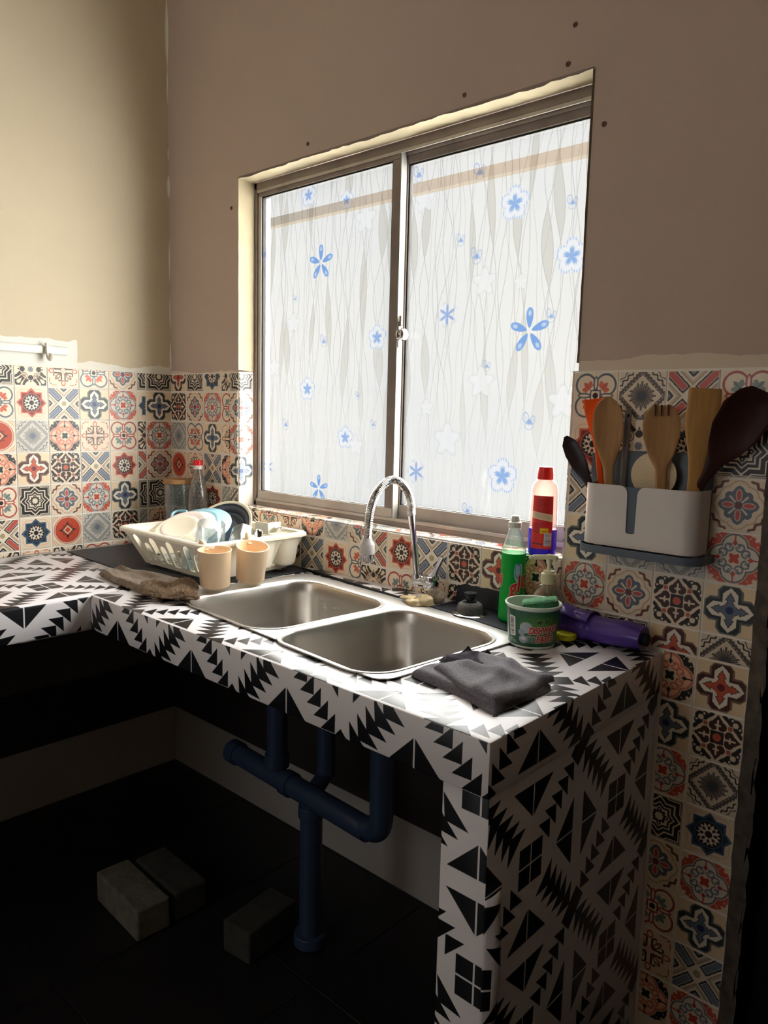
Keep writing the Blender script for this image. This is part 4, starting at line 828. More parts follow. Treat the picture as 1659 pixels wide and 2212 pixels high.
# ---- cutlery heads showing above the cups
M_cut = mat('cutlery_steel', (205, 205, 205), .15, 1)
def spoon(label, tip, tail, w_, group=None):
    a, b_ = Vector(tip), Vector(tail); d = (b_-a); L = d.length; d.normalize(); sd = d.cross(Vector((0, 0, 1))).normalized(); n_ = sd.cross(d).normalized(); o = thing('spoon', label, 'spoon', tuple(b_)); B = MB()
    pro = [(0, .05), (.02, .55), (.07, .92), (.14, 1), (.22, .85), (.29, .45), (.34, .20), (.6, .16), (.9, .26), (.98, .22), (1, .05)]
    def f(u, v): hw = w_*lerp(pro, u); q = a+d*(u*L); s_ = (v-.5)*2; return tuple(q+sd*(s_*hw)-n_*((1-s_*s_)*.006*max(0, 1-u/.32)))
    B.grid(f, 40, 7); x = B.build('body', M_cut, o, fix=False); k = x.modifiers.new('thickness', 'SOLIDIFY'); k.thickness = .0012
spoon('metal spoon lying flat on the cutlery cup nearest the window', (.66, -.062, .957), (.742, -.118, .958), .016)
spoon('metal spoon standing in the cutlery cup nearest the beige mugs', (.700, -.168, .967), (.712, -.172, .868), .014)
# ---- two beige mugs hooked on the right rim
M_mug = mat('beige_plastic', (244, 214, 178), .34, sss=.12)
def mug(label, c, rot):
    o = thing('mug', label, 'mug', c, rot, 'beige plastic mugs'); R, H = .0415, .094; B = MB()
    B.lathe([(0, 0), (R*.84, 0), (R*.90, .003), (R*.99, H*.96), (R*1.02, H*.975), (R*1.02, H), (R*.965, H), (R*.94, H*.95), (R*.86, .008), (R*.78, .005), (0, .005)], seg=56); B.build('body', M_mug, o, local=True)
    h_ = MB(); h_.tube(bez([(-R*.96, 0, .080), (-R*1.3, 0, .094), (-R*1.62, 0, .098), (-R*1.80, 0, .088), (-R*1.82, 0, .066), (-R*1.78, 0, .046)], 26), .0065, 14, flat=1.5); h_.build('handle', M_mug, o, local=True)
mug('beige mug hooked on the rack, nearest the brown cloth', (.787, -.372, .852), (math.radians(2), math.radians(3), math.radians(-8)))
mug('beige mug leaning on the rack, nearest the window', (.787, -.262, .8535), (math.radians(-2), math.radians(13), math.radians(-28)))
# ---- jar and bottle in the corner behind the rack
jr = thing('glass_jar', 'clear glass jar with a flat wooden lid in the room corner', 'jar', (.155, -.075, CT+.0036))
MB().lathe([(0, 0), (.043, 0), (.046, .004), (.047, .19), (.044, .205), (.044, .210), (.0425, .210), (.0425, .204), (.0455, .19), (.0445, .006), (0, .004)], jr.location, 48).build('body', M_glass, jr)
MB().lathe([(0, .209), (.046, .209), (.048, .211), (.048, .222), (.046, .224), (0, .224)], jr.location, 48).build('lid', mat('bamboo_lid', (170, 128, 84), .5, vary=.15, stretch=(1, 8, 1)), jr)
M_pet = glassy('clear_pet', (226, 226, 222), .86, .08)
pb = thing('water_bottle', 'clear water bottle with a red cap behind the dish rack', 'bottle', (.238, -.052, CT+.0036))
MB().lathe([(0, .004), (.028, 0), (.034, .006), (.0345, .06), (.032, .075), (.0345, .09), (.0345, .16), (.031, .19), (.020, .235), (.0135, .252), (.0135, .268)], pb.location, 40).build('body', M_pet, pb)
MB().lathe([(.0335, .002), (.0335, .055), (0, .055)], pb.location, 32).build('water', glassy('pale_liquid', (232, 224, 186), .8, .03), pb)
MB().lathe([(0.0135, .262), (.0165, .262), (.0165, .274), (.0145, .275)], pb.location, 32).build('cap_ring', mat('white_cap_ring', (232, 222, 216), .4), pb)
MB().lathe([(.0145, .274), (.0158, .275), (.0158, .289), (.0145, .291), (0, .291)], pb.location, 32).build('cap', mat('red_cap', (222, 30, 34), .35), pb)
# ================================================================ cloths
def terry(name, col, col2, fz=420, amp=1.0):
    m = mat(name, col, .95, spec=.1, bump=amp, bscale=fz, vary=.35, vscale=fz*.6, sheen=.35); return m
def sstep(a, b_, x): t_ = min(1, max(0, (x-a)/(b_-a))); return t_*t_*(3-2*t_)

def cloth(name, label, layers, m, pile, seed=1):
    """layers: (quad, base z, height function, rag); pile: (count, length, lean, material)"""
    rs = random.Random(seed); B = MB(); n = 80; samples = []
    for quad, zb, hfn, rag in layers:
        A = [Vector((x, y, 0)) for x, y in quad]; jit = [[rs.uniform(-1, 1) for _ in range(n)] for _ in range(4)]; ph = rs.uniform(0, 6)
        def base(u, v):
            p = A[0]*(1-u)*(1-v)+A[1]*u*(1-v)+A[2]*u*v+A[3]*(1-u)*v
            p.x += .004*math.sin(v*7+ph)+.002*math.sin(u*13); p.y += .004*math.sin(u*6+2+ph)+.002*math.sin(v*11); return p
        def f(u, v):
            i, j = int(u*(n-1)+.5), int(v*(n-1)+.5); p = base(u, v)
            if i in (0, n-1): p.x += rag*jit[0 if i == 0 else 1][j]; p.y += rag*jit[0 if i == 0 else 1][j]
            if j in (0, n-1): p.y += rag*jit[2 if j == 0 else 3][i]
            ed_ = min(1, min(u, 1-u, v, 1-v)/.07); e = math.sqrt(max(0, 1-(1-ed_)**2))
            return (p.x, p.y, zb+.0006+max(0, hfn(u, v))*e)
        B.grid(f, n, n); B.grid(lambda u, v: (base(u, v).x, base(u, v).y, zb+.0004), 12, 12)
        samples.append((f, len(samples)))
    o = B.build(name, m, None, smooth=70); tag(o, label, 'cloth')
    cnt, ln, lean, pm_ = pile; P = MB()
    for k in range(cnt):
        f, li = samples[k % len(samples)]; u, v = rs.random(), rs.random()
        if k % 5 == 0: u = rs.choice((.01, .99, u)); v = rs.choice((.01, .99, v)) if u not in (.01, .99) else v
        p = Vector(f(u, v)); q = Vector(f(min(1, u+.02), v))-Vector(f(max(0, u-.02), v)); r_ = Vector(f(u, min(1, v+.02)))-Vector(f(u, max(0, v-.02))); nn = q.cross(r_)
        if nn.length < 1e-9: continue
        nn.normalize(); nn = nn if nn.z > 0 else -nn; t_ = (nn+Vector((rs.gauss(0, lean), rs.gauss(0, lean), 0))).normalized()*ln*rs.uniform(.5, 1.2); s_ = t_.cross(Vector((rs.gauss(0, 1), rs.gauss(0, 1), .3))).normalized()*ln*.09
        P.add([tuple(p-s_), tuple(p+s_), tuple(p+t_)], [(0, 1, 2)])
    x = P.build('pile', pm_, o, smooth=0, fix=False); x['kind'] = 'stuff'; return o
def hA(u, v): return .0150+.002*math.sin(7*u+4*v)
def hB(u, v):
    h = .0125+.0020*math.sin(8*u+5*v)+.010*math.exp(-((v-.34-.28*u)**2)/.012)*sstep(.02, .2, u)*(1-sstep(.72, .95, u))
    h += .006*math.exp(-((u-.72+.25*v)**2)/.010)-.005*math.exp(-((v-.62+.1*u)**2)/.004)*(1-u)+.004*math.exp(-((v-.85)**2)/.006); return h
tw = cloth('grey_towel', 'dark grey terry cloth folded in a pile at the counter corner',
      [([(1.530, -.478), (1.738, -.522), (1.742, -.352), (1.552, -.350)], CT, hA, .001), ([(1.566, -.462), (1.735, -.520), (1.744, -.348), (1.585, -.332)], CT+.0130, hB, .001), ([(1.545, -.415), (1.62, -.40), (1.63, -.335), (1.556, -.345)], CT+.010, lambda u, v: .012+.003*math.sin(6*u), .001)],
      terry('charcoal_terry', (112, 110, 118), 0, 520), (24000, .0042, .9, mat('grey_pile', (158, 156, 166), .95, spec=.1, vary=.3, vscale=60)), 4)
T_ = MB()
for (x, y, w_, hgt) in ((1.556, -.350, .016, .017), (1.586, -.330, .013, .013)):
    T_.grid(lambda u, v: (x+(u-.5)*w_*1.9*(1-v)*.74+.002*math.sin(v*3), y+(u-.5)*w_*1.9*(1-v)*.67+.004*v, CT+.016+hgt*v), 7, 7)
k_ = T_.build('folded_tip', terry('dark_terry', (52, 50, 56), 0, 520), tw, fix=False); k_ = k_.modifiers.new('thickness', 'SOLIDIFY'); k_.thickness = .003
def hb_(u, v): return .0150+.0030*math.sin(7*v+3*u)+.0022*math.sin(15*u-6*v)+.0018*math.sin(23*v+11*u)*math.sin(9*u)
cloth('brown_cloth', 'worn brown fluffy cloth with frayed edge in front of the dish rack',
      [([(.415, -.492), (.770, -.532), (.725, -.378), (.392, -.420)], CT+.0036, hb_, .004), ([(.66, -.508), (.768, -.534), (.858, -.470), (.712, -.392)], CT+.0100, lambda u, v: .009+.005*math.sin(9*v+2*u), .006)],
      terry('brown_plush', (136, 118, 100), 0, 260), (20000, .0130, 1.2, mat('brown_pile', (176, 156, 134), .95, spec=.1, vary=.25, vscale=30)), 9)
# ================================================================ bottles at the right end of the sink
def label_wrap(B, prof, c, a0, a1, seg=40, sx=1, sy=1):
    n = len(prof); z0, z1 = prof[0][1], prof[-1][1]; vs = []; fs = []; us = []
    for i in range(seg+1):
        a = a0+(a1-a0)*i/seg
        for r, z in prof: vs.append((c[0]+r*math.cos(a)*sx, c[1]+r*math.sin(a)*sy, c[2]+z))
    for i in range(seg):
        for j in range(n-1):
            fs.append((i*n+j, (i+1)*n+j, (i+1)*n+j+1, i*n+j+1)); q = []
            for ii, jj in ((i, j), (i+1, j), (i+1, j+1), (i, j+1)): q.append((ii/seg, (prof[jj][1]-z0)/(z1-z0)))
            us.append(q)
    return B.add(vs, fs, us)
CA = math.atan2(-1.43, .85)                                    # bearing of the open room from the bottles
# green dish soap
gb = thing('dish_soap_bottle', 'tall bottle of green dish soap with a white cap behind the round tub', 'bottle', (1.458, -.048, .8397))
prof = [(.0272, .1545), (.0272, .157), (.0262, .164), (.0135, .207), (.012, .212), (.012, .218)]
MB().lathe(prof, gb.location, 48).build('bottle', glassy('clear_bottle_plastic', (232, 240, 236), .9, .1), gb)
MB().lathe([(0, .003), (.024, 0), (.0285, .005), (.029, .02), (.0275, .075), (.0268, .10), (.0272, .125), (.0271, .1545), (0, .1545)], gb.location, 48).build('green_soap', mat('green_soap', (0, 178, 66), .3, sss=.5, trans=.15, ior=1.33), gb)
MB().lathe([(.0125, .211), (.0145, .211), (.0145, .222), (.0105, .225), (.0095, .234), (.0075, .237), (0, .237)], gb.location, 32).build('cap', mat('translucent_white_cap', (226, 230, 220), .35, sss=.3), gb)
Wl, Hl = 420, 360; lim = np.ones((Hl, Wl, 3))*np.array((10, 150, 62.)); la = np.zeros((Hl, Wl))
def put(mask, col): 
    global la
    paint(lim, mask, col); la = np.maximum(la, mask)
yy_, xx_ = np.mgrid[0:Hl, 0:Wl]
put(np.clip((46-np.hypot((xx_-268)*1.0, (yy_-262)*.62))*.5, 0, 1)*np.clip((318-yy_)*.4, 0, 1), (150, 196, 208)); put(((np.abs(np.hypot((xx_-262)*1.0, (yy_-268)*.6)-28) < 3)*1.0), (70, 120, 170))
gm = np.zeros((Hl, Wl))
for ch, x, y, sz in (('g', 186, 100, 150), ('l', 258, 126, 150), ('o', 300, 152, 150)): gm = np.maximum(gm, text_mask(Wl, Hl, ch, x, y, sz, .18, bold=.035, shear=.3))
gm = np.maximum(gm, text_mask(Wl, Hl, 'M', 10, 150, 110, .1, bold=.03, shear=.2))
put(grow(gm, 5), (230, 210, 160)); put(gm, (186, 28, 38))
B = MB(); label_wrap(B, [(r+.0006, z) for r, z in ((.0288, .028), (.0280, .06), (.0273, .085), (.0269, .105), (.0272, .125), (.0272, .148))], gb.location, CA-1.7, CA+1.7, 48); B.build('label', imat('dish_soap_label', image('dish_soap_label', lim, la), .35, alpha=True), gb, fix=False)
# red and blue cleaner on the sill
cb_ = thing('cleaner_bottle', 'translucent bottle with red label, red cap and blue liquid on the window sill', 'bottle', (1.501, -.002, .9888))
prof = [(.0325, .0605), (.032, .10), (.0305, .145), (.028, .158), (.018, .168), (.0165, .172)]
MB().lathe(prof, cb_.location, 48, sy=.82).build('bottle', glassy('pinkish_bottle_plastic', (250, 226, 216), .72, .15), cb_)
MB().lathe([(0, .003), (.028, 0), (.032, .005), (.0328, .02), (.0325, .0605), (0, .0605)], cb_.location, 48, sy=.82).build('blue_liquid', mat('violet_blue_liquid', (70, 36, 232), .25, sss=.5, trans=.2, ior=1.33), cb_)
MB().lathe([(.0165, .170), (.0185, .170), (.0182, .181), (.0165, .1925), (.0155, .1975), (0, .1975)], cb_.location, 36).build('cap', mat('bright_red_cap', (238, 40, 34), .35, sss=.2), cb_)
Wl, Hl = 260, 520; lim = np.ones((Hl, Wl, 3))*np.array((222, 44, 40.)); yy_, xx_ = np.mgrid[0:Hl, 0:Wl]
def bx_(x0, y0, x1, y1, col): lim[int(y0):int(y1), int(x0):int(x1)] = col
rs = random.Random(5)
for k in range(13): y = 490-k*11; paint(lim, poly_mask(Wl, Hl, [(70+rs.uniform(0, 20), y-8), (235-rs.uniform(0, 30), y+14), (235, y+17), (70, y-4)]), (150, 24, 26))
paint(lim, poly_mask(Wl, Hl, [(0, 300), (260, 270), (260, 340), (0, 370)]), (232, 206, 170))
for k in range(3): paint(lim, poly_mask(Wl, Hl, [(20, 318+k*14), (235, 292+k*14), (235, 297+k*14), (20, 323+k*14)]), (210, 170, 140))
for k in range(8): y = 250-k*13; paint(lim, poly_mask(Wl, Hl, [(20, y), (150+rs.uniform(0, 90), y-6), (150, y-1), (20, y+5)]), (170, 20, 50))
bx_(110, 150, 210, 205, (238, 190, 30)); bx_(122, 172, 195, 180, (150, 100, 30)); bx_(160, 30, 250, 160, (226, 218, 226))
for k in range(22):
    if rs.random() < .7: bx_(168, 38+k*5.2, 242, 38+k*5.2+rs.choice((2, 3, 4)), (120, 116, 150))
for k in range(9): bx_(18+k*15, 42, 29+k*15, 56, (60, 16, 60))
B = MB(); label_wrap(B, [(.0333, .018), (.0332, .03), (.0327, .09), (.0314, .135)], cb_.location, CA-.95, CA+.62, 32, sy=.82); B.build('label', imat('cleaner_label', image('cleaner_label', lim), .4), cb_, fix=False)
# pump bottle
pm = thing('pump_bottle', 'clear rounded hand soap pump bottle with a cream pump head', 'bottle', (1.547, -.046, .8397))
MB().lathe([(0, .003), (.030, 0), (.036, .006), (.0365, .05), (.036, .062), (.031, .082), (.021, .094), (.0145, .098), (.0145, .104)], pm.location, 44).build('bottle', glassy('hazy_clear_plastic', (216, 208, 190), .74, .12), pm)
M_pump = mat('cream_pump', (232, 226, 190), .4, sss=.15)
B = MB(); B.lathe([(.0155, .098), (.0165, .099)]+[(.0165-.0008*(k % 2), .100+.0014*k) for k in range(14)]+[(.0165, .120), (.0145, .122), (.012, .123), (.012, .127), (.0045, .128), (.0045, .150)], pm.location, 40); B.build('collar', M_pump, pm)
B = MB(); px_, py_, pz_ = pm.location; d_ = Vector((-.72, -.42, 0)).normalized()
def pq(t_, z_): return (px_+d_.x*t_, py_+d_.y*t_, pz_+z_)
B.tube([pq(0, .140), pq(0, .152)], [.0055, .0075], 16); B.tube(bez([pq(-.018, .1535), pq(0, .156), pq(.018, .1555), pq(.036, .154), pq(.042, .150)], 20), [.002]+[.0055]*6+[.0042]*8+[.003]*6, 14, flat=1.7); B.build('pump_head', M_pump, pm)
B = MB(); B.tube([pq(0, .012), pq(0, .10)], .0035, 10); B.build('dip_tube', M_pump, pm)
# dishwashing paste tub with a sponge
tb = thing('paste_tub', 'round green dishwashing paste tub with a white rim', 'tub', (1.575, -.150, CT+.0004))
MB().lathe([(0, .002), (.044, 0), (.047, .003), (.0535, .080), (.0545, .082), (.057, .083), (.0575, .0865), (.056, .088), (.0535, .0865), (.0525, .080), (.0455, .005), (0, .0045)], tb.location, 64).build('tub', mat('white_tub_plastic', (214, 226, 212), .35, sss=.1), tb)
Wl, Hl = 1200, 300; yy_, xx_ = np.mgrid[0:Hl, 0:Wl]; lim = np.ones((Hl, Wl, 3))*np.array((14, 74, 56.))
gl_ = np.exp(-(((xx_-720)/230.)**2+((yy_-190)/80.)**2))+.9*np.exp(-(((xx_-760)/230.)**2+((yy_-60)/35.)**2)); lim = lim*(1-np.clip(gl_, 0, 1)[..., None]*.8)+np.array((92, 158, 40.))*np.clip(gl_, 0, 1)[..., None]*.8
paint(lim, poly_mask(Wl, Hl, [(365, 70), (440, 75), (440, 240), (365, 245)]), (226, 228, 226)); rs = random.Random(2); y = 85
while y < 230: h_ = rs.choice((3, 5, 8)); lim[y:y+h_, 377:420] = (30, 30, 34); y += h_+rs.choice((3, 4, 6))
lim[88:228:7, 425:433] = (60, 60, 64)
for cx, cy, r, c in ((545, 160, 60, (168, 178, 182)), (503, 118, 34, (140, 154, 164)), (520, 60, 44, (150, 160, 166)), (385, 40, 22, (120, 140, 140)), (430, 32, 16, (110, 130, 130))): paint(lim, np.clip((r-np.hypot(xx_-cx, (yy_-cy)*1.25))*.4, 0, 1), c)
paint(lim, np.clip((26-np.hypot(xx_-522, (yy_-66)*1.6))*.4, 0, 1), (196, 204, 206))
for k in range(7): paint(lim, poly_mask(Wl, Hl, [(560+k*12, 30), (565+k*12, 30), (565+k*12, 88), (560+k*12, 88)]), (150, 160, 170))
paint(lim, poly_mask(Wl, Hl, [(555, 84), (650, 84), (650, 92), (555, 92)]), (170, 178, 186))
for k in range(3): lim[14+k*10:19+k*10, 360:470-k*20] = (120, 150, 140)
t1 = text_mask(Wl, Hl, 'MR.BIO', 640, 192, 52, .10, xs=.8, bold=.035, shear=.2); paint(lim, grow(t1, 4), (140, 196, 96)); paint(lim, t1, (8, 16, 14))
t2 = np.maximum(text_mask(Wl, Hl, 'DISHWASH', 572, 112, 74, .06, xs=.74, bold=.03, shear=.2), text_mask(Wl, Hl, 'PASTE', 640, 40, 76, .05, xs=.82, bold=.03, shear=.2)); paint(lim, grow(t2, 7), (226, 170, 150)); paint(lim, t2, (150, 22, 34))
B = MB(); label_wrap(B, [(.0479, .006), (.0531, .0705), (.0539, .0788)], tb.location, CA-math.pi*.85, CA+math.pi*.85, 64); B.build('label', imat('paste_tub_label', image('paste_tub_label', lim), .35), tb, fix=False)
sp = thing('sponge', 'worn green scouring sponge standing inside the paste tub', 'sponge', (1.588, -.142, .907), (math.radians(16), math.radians(-10), math.radians(33)))
B = MB().box((-.036, -.011, -.030), (.036, .012, .022)); B.build('foam', mat('green_sponge', (96, 150, 112), .9, bump=.9, bscale=320, vary=.2, vscale=120), sp, local=True, bev=.006, bseg=3)
B = MB().box((-.0362, -.0165, -.0302), (.0362, -.0112, .0222)); B.build('scour_pad', mat('pale_green_pad', (44, 96, 62), .95, bump=1, bscale=500, vary=.3, vscale=300), sp, local=True, bev=.002)
yl = MB(); yl.lathe([(0, 0), (.020, 0), (.0225, .004), (.0225, .009), (.020, .012), (0, .0125)], (1.618, -.088, CT+.0068), 28); tag(yl.build('yellow_scrubber', mat('yellow_scrub', (206, 200, 30), .7, bump=.6, bscale=300), None), 'small yellow scrubber lying behind the paste tub', 'scrubber')
# roll of purple bags
M_pur = mat('purple_film', (78, 52, 150), .33, bump=.5, bscale=26, vary=.12, vscale=20, coat=.2)
pu = thing('bag_roll', 'roll of purple plastic bags lying against the tiles', 'roll', (1.68, -.045, CT))
RS = random.Random(8); ph = [RS.uniform(0, 6) for _ in range(8)]
def prl(u, v):
    a = 2*math.pi*v; x = 1.595+.172*u; r = .0265*(1+.05*math.sin(3*a+ph[0]+4*u)+.03*math.sin(7*a+ph[1]))*(1-.10*sstep(.86, 1, u))*(1+.16*sstep(.36, .30, u))
    return (x, -.046-.006*(u-.5)+r*1.10*math.cos(a), CT+.0300+r*math.sin(a)*(1.0)+.002*math.sin(9*u))
B = MB(); B.grid(prl, 40, 36, wv=True); n = 36; B.add([prl(0, j/n) for j in range(n)], [tuple(range(n))]); B.add([prl(1, j/n) for j in range(n)], [tuple(range(n))]); B.build('roll', M_pur, pu, weld=True)
def flap(u, v): a = .35+2.2*v; r = .0312+.004*math.sin(u*7); x = 1.588+.070*u-.012*math.sin(v*3)*(1-u); return (x, -.046+r*1.1*math.cos(a)-.004*v, CT+.030+r*math.sin(a)+.008*(1-u)*v)
B = MB(); B.grid(flap, 14, 18); o = B.build('loose_flap', M_pur, pu, fix=False); k = o.modifiers.new('thickness', 'SOLIDIFY'); k.thickness = .0008
B = MB(); B.tube([(1.768, -.0485, CT+.030), (1.776, -.0485, CT+.030)], .0125, 18); B.build('dark_core', mat('dark_core', (20, 20, 30), .7), pu)
# ================================================================ utensil holder on the wall
M_hw = mat('holder_white', (226, 220, 216), .35); M_hg = mat('slate_grey_plastic', (92, 102, 116), .42)
uh = thing('utensil_holder', 'white wall-mounted utensil holder with a notched front on a grey tray', 'holder', (1.744, -.003, 1.03))
def shell(x0, x1, y0, y1, z0, z1, r, t_, m, name, notch=None):
    """open box with rounded front corners and an optional notch in the front"""
    def path(ins): 
        p = [(x0+ins, y1)]+[(x0+ins+(r-ins)*(1-math.cos(a*math.pi/16)), y0+r-(r-ins)*math.sin(a*math.pi/16)) for a in range(0, 9)]
        q = [(x1-ins-(r-ins)*(1-math.cos(a*math.pi/16)), y0+r-(r-ins)*math.sin(a*math.pi/16)) for a in range(8, -1, -1)]+[(x1-ins, y1)]
        if notch: 
            nx0, nx1 = notch[0], notch[1]; mid = [nx0-.016, nx0-.012, nx0-.008, nx0-.005, nx0-.002, nx0, nx0+.001]+[nx0+.001+(nx1-nx0-.002)*k/6 for k in range(1, 6)]+[nx1-.001, nx1, nx1+.002, nx1+.005, nx1+.008, nx1+.012, nx1+.016]; return p+[(x, y0+ins) for x in mid]+q
        return p+q
    def top(x, y):
        if notch and y < y0+.004 and notch[0]-.016 <= x <= notch[1]+.016:
            nx0, nx1, nz, rr_ = notch
            if nx0 <= x <= nx1:
                s_ = min(x-nx0, nx1-x); q = .007; return nz+(q-math.sqrt(max(0, q*q-(q-min(s_, q))**2))) if s_ > 0 else z1-.016
            s_ = (nx0-x) if x < nx0 else (x-nx1); q = .016; return z1-(q-math.sqrt(max(0, q*q-(q-s_)**2)))
        return z1
    po, pi_ = path(0), path(t_); n = len(po); B = MB(); vs = []
    for (x, y), (xi, yi) in zip(po, pi_): zt = top(x, y); vs += [(x, y, z0), (x, y, zt), (xi, yi, zt), (xi, yi, z0+t_)]
    fs = [(4*i+k, 4*(i+1)+k, 4*(i+1)+(k+1) % 4, 4*i+(k+1) % 4) for i in range(n-1) for k in range(3)]
    fs += [tuple(4*i for i in range(n))[::-1], tuple(4*i+3 for i in range(n))]
    return B.add(vs, fs).build(name, m, uh, smooth=35)
HX0, HX1, HY0 = 1.630, 1.862, -.078
shell(HX0, HX1, HY0, -.012, 1.045, 1.166, .030, .0025, M_hw, 'front_shell', (1.727, 1.747, 1.073, .01))
shell(HX0+.003, HX1-.003, HY0+.003, -.0125, 1.049, 1.164, .027, .002, M_hg, 'inner_liner')
bk = MB(); bk.M = Matrix(((1, 0, 0, 0), (0, 0, -1, 0), (0, 1, 0, 0), (0, 0, 0, 1))); bk.prism([(HX0-.016, 1.05), (HX1, 1.05), (HX1, 1.222), (HX1-.010, 1.234), (HX0-.006, 1.230), (HX0-.016, 1.218)], .0040, .0118); bk.build('back_plate', M_hg, uh, bev=.002)
shell(HX0-.006, HX1+.012, HY0-.010, -.0045, 1.028, 1.043, .036, .0025, M_hg, 'drip_tray')
# ---- the tools in it
M_wood = mat('pale_wood', (196, 152, 104), .55, vary=.14, vscale=9, stretch=(14, 14, 1), bump=.1); M_wood2 = mat('golden_wood', (204, 156, 92), .5, vary=.14, vscale=9, stretch=(14, 14, 1), bump=.1)
M_dark = mat('dark_brown_wood', (62, 34, 30), .45, vary=.2, vscale=9, stretch=(10, 10, 1)); M_dplas = mat('dark_plum_plastic', (48, 34, 44), .4)
def tool(name, label, cat, foot, tipp, prof, m, thick=.006, bowl=.0, facing=(0.55, -.83, .05), bend=0, cut=None, group='kitchen tools in the wall holder', curve=None):
    a, b_ = Vector(foot), Vector(tipp); d = b_-a; L = d.length; d.normalize(); nf = Vector(facing); nf = (nf-d*nf.dot(d)).normalized(); sd = d.cross(nf).normalized()
    o = thing(name, label, cat, foot, group=group); B = MB(); nu, nv = 56, 11
    def cen(u): return a+d*(u*L)+nf*(bend*math.sin(u*math.pi*.5)**3)+(sd*lerp(curve, u) if curve else Vector())
    def f(u, s_, side):
        hw = lerp(prof, u); k = math.sqrt(max(0, 1-s_**4)); hb = bowl*(1-s_*s_)*sstep(.55, .75, u)*(1-sstep(.93, 1.0, u)); return tuple(cen(u)+sd*(s_*hw)+nf*(side*thick/2*k*(.5 if u > .98 else 1)-hb))
    per = [(math.cos(math.pi*i/nv), 1) for i in range(nv)]+[(-math.cos(math.pi*i/nv), -1) for i in range(nv)]; n = len(per)
    vs = [f(i/(nu-1), s_, sg) for i in range(nu) for s_, sg in per]; fs = [(i*n+j, i*n+(j+1) % n, (i+1)*n+(j+1) % n, (i+1)*n+j) for i in range(nu-1) for j in range(n)]+[tuple(range(n))[::-1], tuple(range((nu-1)*n, nu*n))]
    B.add(vs, fs); B.build('body', m, o); return o, cen, sd, nf
pw = [(0, .0085), (.35, .0085), (.50, .010), (.60, .019), (.70, .028), (.80, .0305), (.90, .027), (.96, .019), (1, .005)]
tool('wooden_spoon', 'pale wooden spoon with a large oval head in the holder', 'spoon', (1.682, -.048, 1.055), (1.660, -.052, 1.338), pw, M_wood, .006, .007, bend=.004)
pf = [(0, .0095), (.35, .0095), (.55, .0115), (.66, .025), (.78, .034), (.88, .035), (.95, .030), (1, .018)]
o, cen, sd, nf = tool('wooden_spork', 'pale wooden spoon with notched prongs at its tip', 'spoon', (1.786, -.050, 1.055), (1.772, -.052, 1.322), pf, M_wood, .006, .006)
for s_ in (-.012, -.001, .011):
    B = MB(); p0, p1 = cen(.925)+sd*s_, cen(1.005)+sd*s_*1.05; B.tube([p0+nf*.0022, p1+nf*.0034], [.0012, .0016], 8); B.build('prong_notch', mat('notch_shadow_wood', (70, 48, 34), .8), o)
psp = [(0, .010), (.45, .0125), (.56, .0155), (.64, .0205), (.74, .0275), (.82, .0292), (.985, .0295), (1, .028)]
tool('wooden_spatula', 'golden flat wooden spatula with a square end in the holder', 'spatula', (1.838, -.052, 1.055), (1.851, -.052, 1.354), psp, M_wood2, .0055, 0)
pl = [(0, .008), (.45, .009), (.55, .014), (.64, .030), (.75, .043), (.88, .044), (.96, .034), (1, .018)]
tool('dark_ladle', 'dark brown wooden ladle leaning out to the right of the holder', 'ladle', (1.788, -.040, 1.056), (1.946, -.052, 1.352), pl, M_dark, .008, .014, bend=.006)
pd = [(0, .0045), (.40, .005), (.55, .010), (.68, .0165), (.82, .018), (.93, .0145), (1, .004)]
tool('dark_spoon', 'dark plum spoon leaning out to the left of the holder', 'spoon', (1.688, -.055, 1.075), (1.576, -.058, 1.256), pd, M_dplas, .006, .006)
po_ = [(0, .006), (.5, .006), (.62, .006), (.70, .009), (.80, .015), (.92, .021), (.98, .021), (1, .018)]
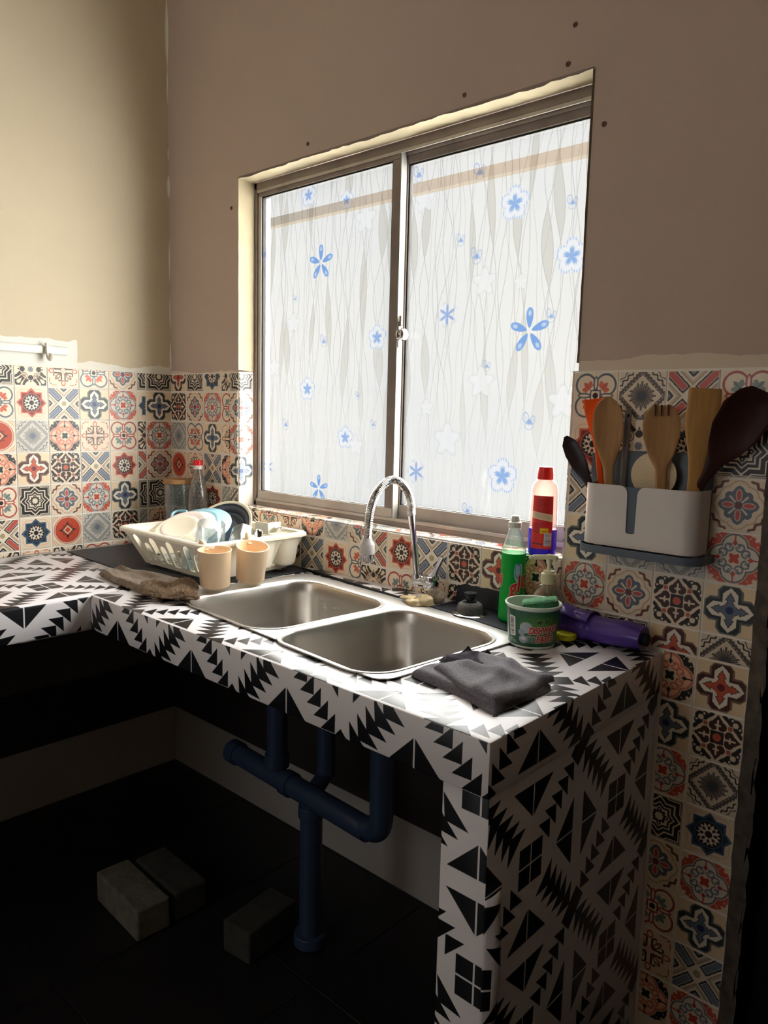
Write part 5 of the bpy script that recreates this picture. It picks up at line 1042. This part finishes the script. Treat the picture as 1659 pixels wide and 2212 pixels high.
tool('orange_spatula', 'bright orange spatula half hidden behind the oval wooden spoon', 'spatula', (1.660, -.024, 1.055), (1.618, -.026, 1.334), po_, mat('orange_silicone', (255, 98, 22), .4, sss=.2), .004, 0)
ph_ = [(0, .0065), (.6, .0065), (.9, .0072), (.97, .0068), (1, .004)]
o, cen, sd, nf = tool('grey_tool', 'grey plastic tool handle with a hanging hole behind the oval spoon', 'tool', (1.688, -.021, 1.055), (1.692, -.021, 1.316), ph_, mat('grey_plastic', (134, 128, 128), .45), .006, 0)
B = MB(); q = cen(.945)+nf*.0031; B.tube([q-sd*.0001, q+nf*.0006], .0028, 12); B.build('hanging_hole', M_black, o)
rp = thing('rice_paddle', 'round off-white rice paddle with tiny dimples in the holder', 'paddle', (1.757, -.030, 1.055), group='kitchen tools in the wall holder')
B = MB(); cx, cz, R = 1.757, 1.188, .0455
def rpd(u, v): a = 2*math.pi*u; r = R*math.sin(v*math.pi/2 if v < 1 else math.pi/2); return (cx+r*math.cos(a), -.0335+.0035*(1-(r/R)**2)*-1, cz+r*math.sin(a)*.96)
B.grid(lambda u, v: rpd(u, v), 48, 10, wu=True); B.grid(lambda u, v: (rpd(u, v)[0], rpd(u, v)[1]+.0035*(1 if v < 1 else 0), rpd(u, v)[2]), 48, 10, wu=True)
m_ = mat('dimpled_cream_plastic', (226, 206, 172), .45); n_ = m_.node_tree; vo = n_.nodes.new('ShaderNodeTexVoronoi'); vo.inputs['Scale'].default_value = 320; tc_ = n_.nodes.new('ShaderNodeTexCoord'); n_.links.new(tc_.outputs['Object'], vo.inputs['Vector']); bp = n_.nodes.new('ShaderNodeBump'); bp.inputs['Strength'].default_value = .8; bp.inputs['Distance'].default_value = .001; n_.links.new(vo.outputs['Distance'], bp.inputs['Height']); n_.links.new(bp.outputs[0], n_.nodes['Principled BSDF'].inputs['Normal'])
B.build('blade', m_, rp, weld=True); MB().box((1.749, -.035, 1.056), (1.765, -.031, 1.15)).build('handle', m_, rp, bev=.001, bseg=1)
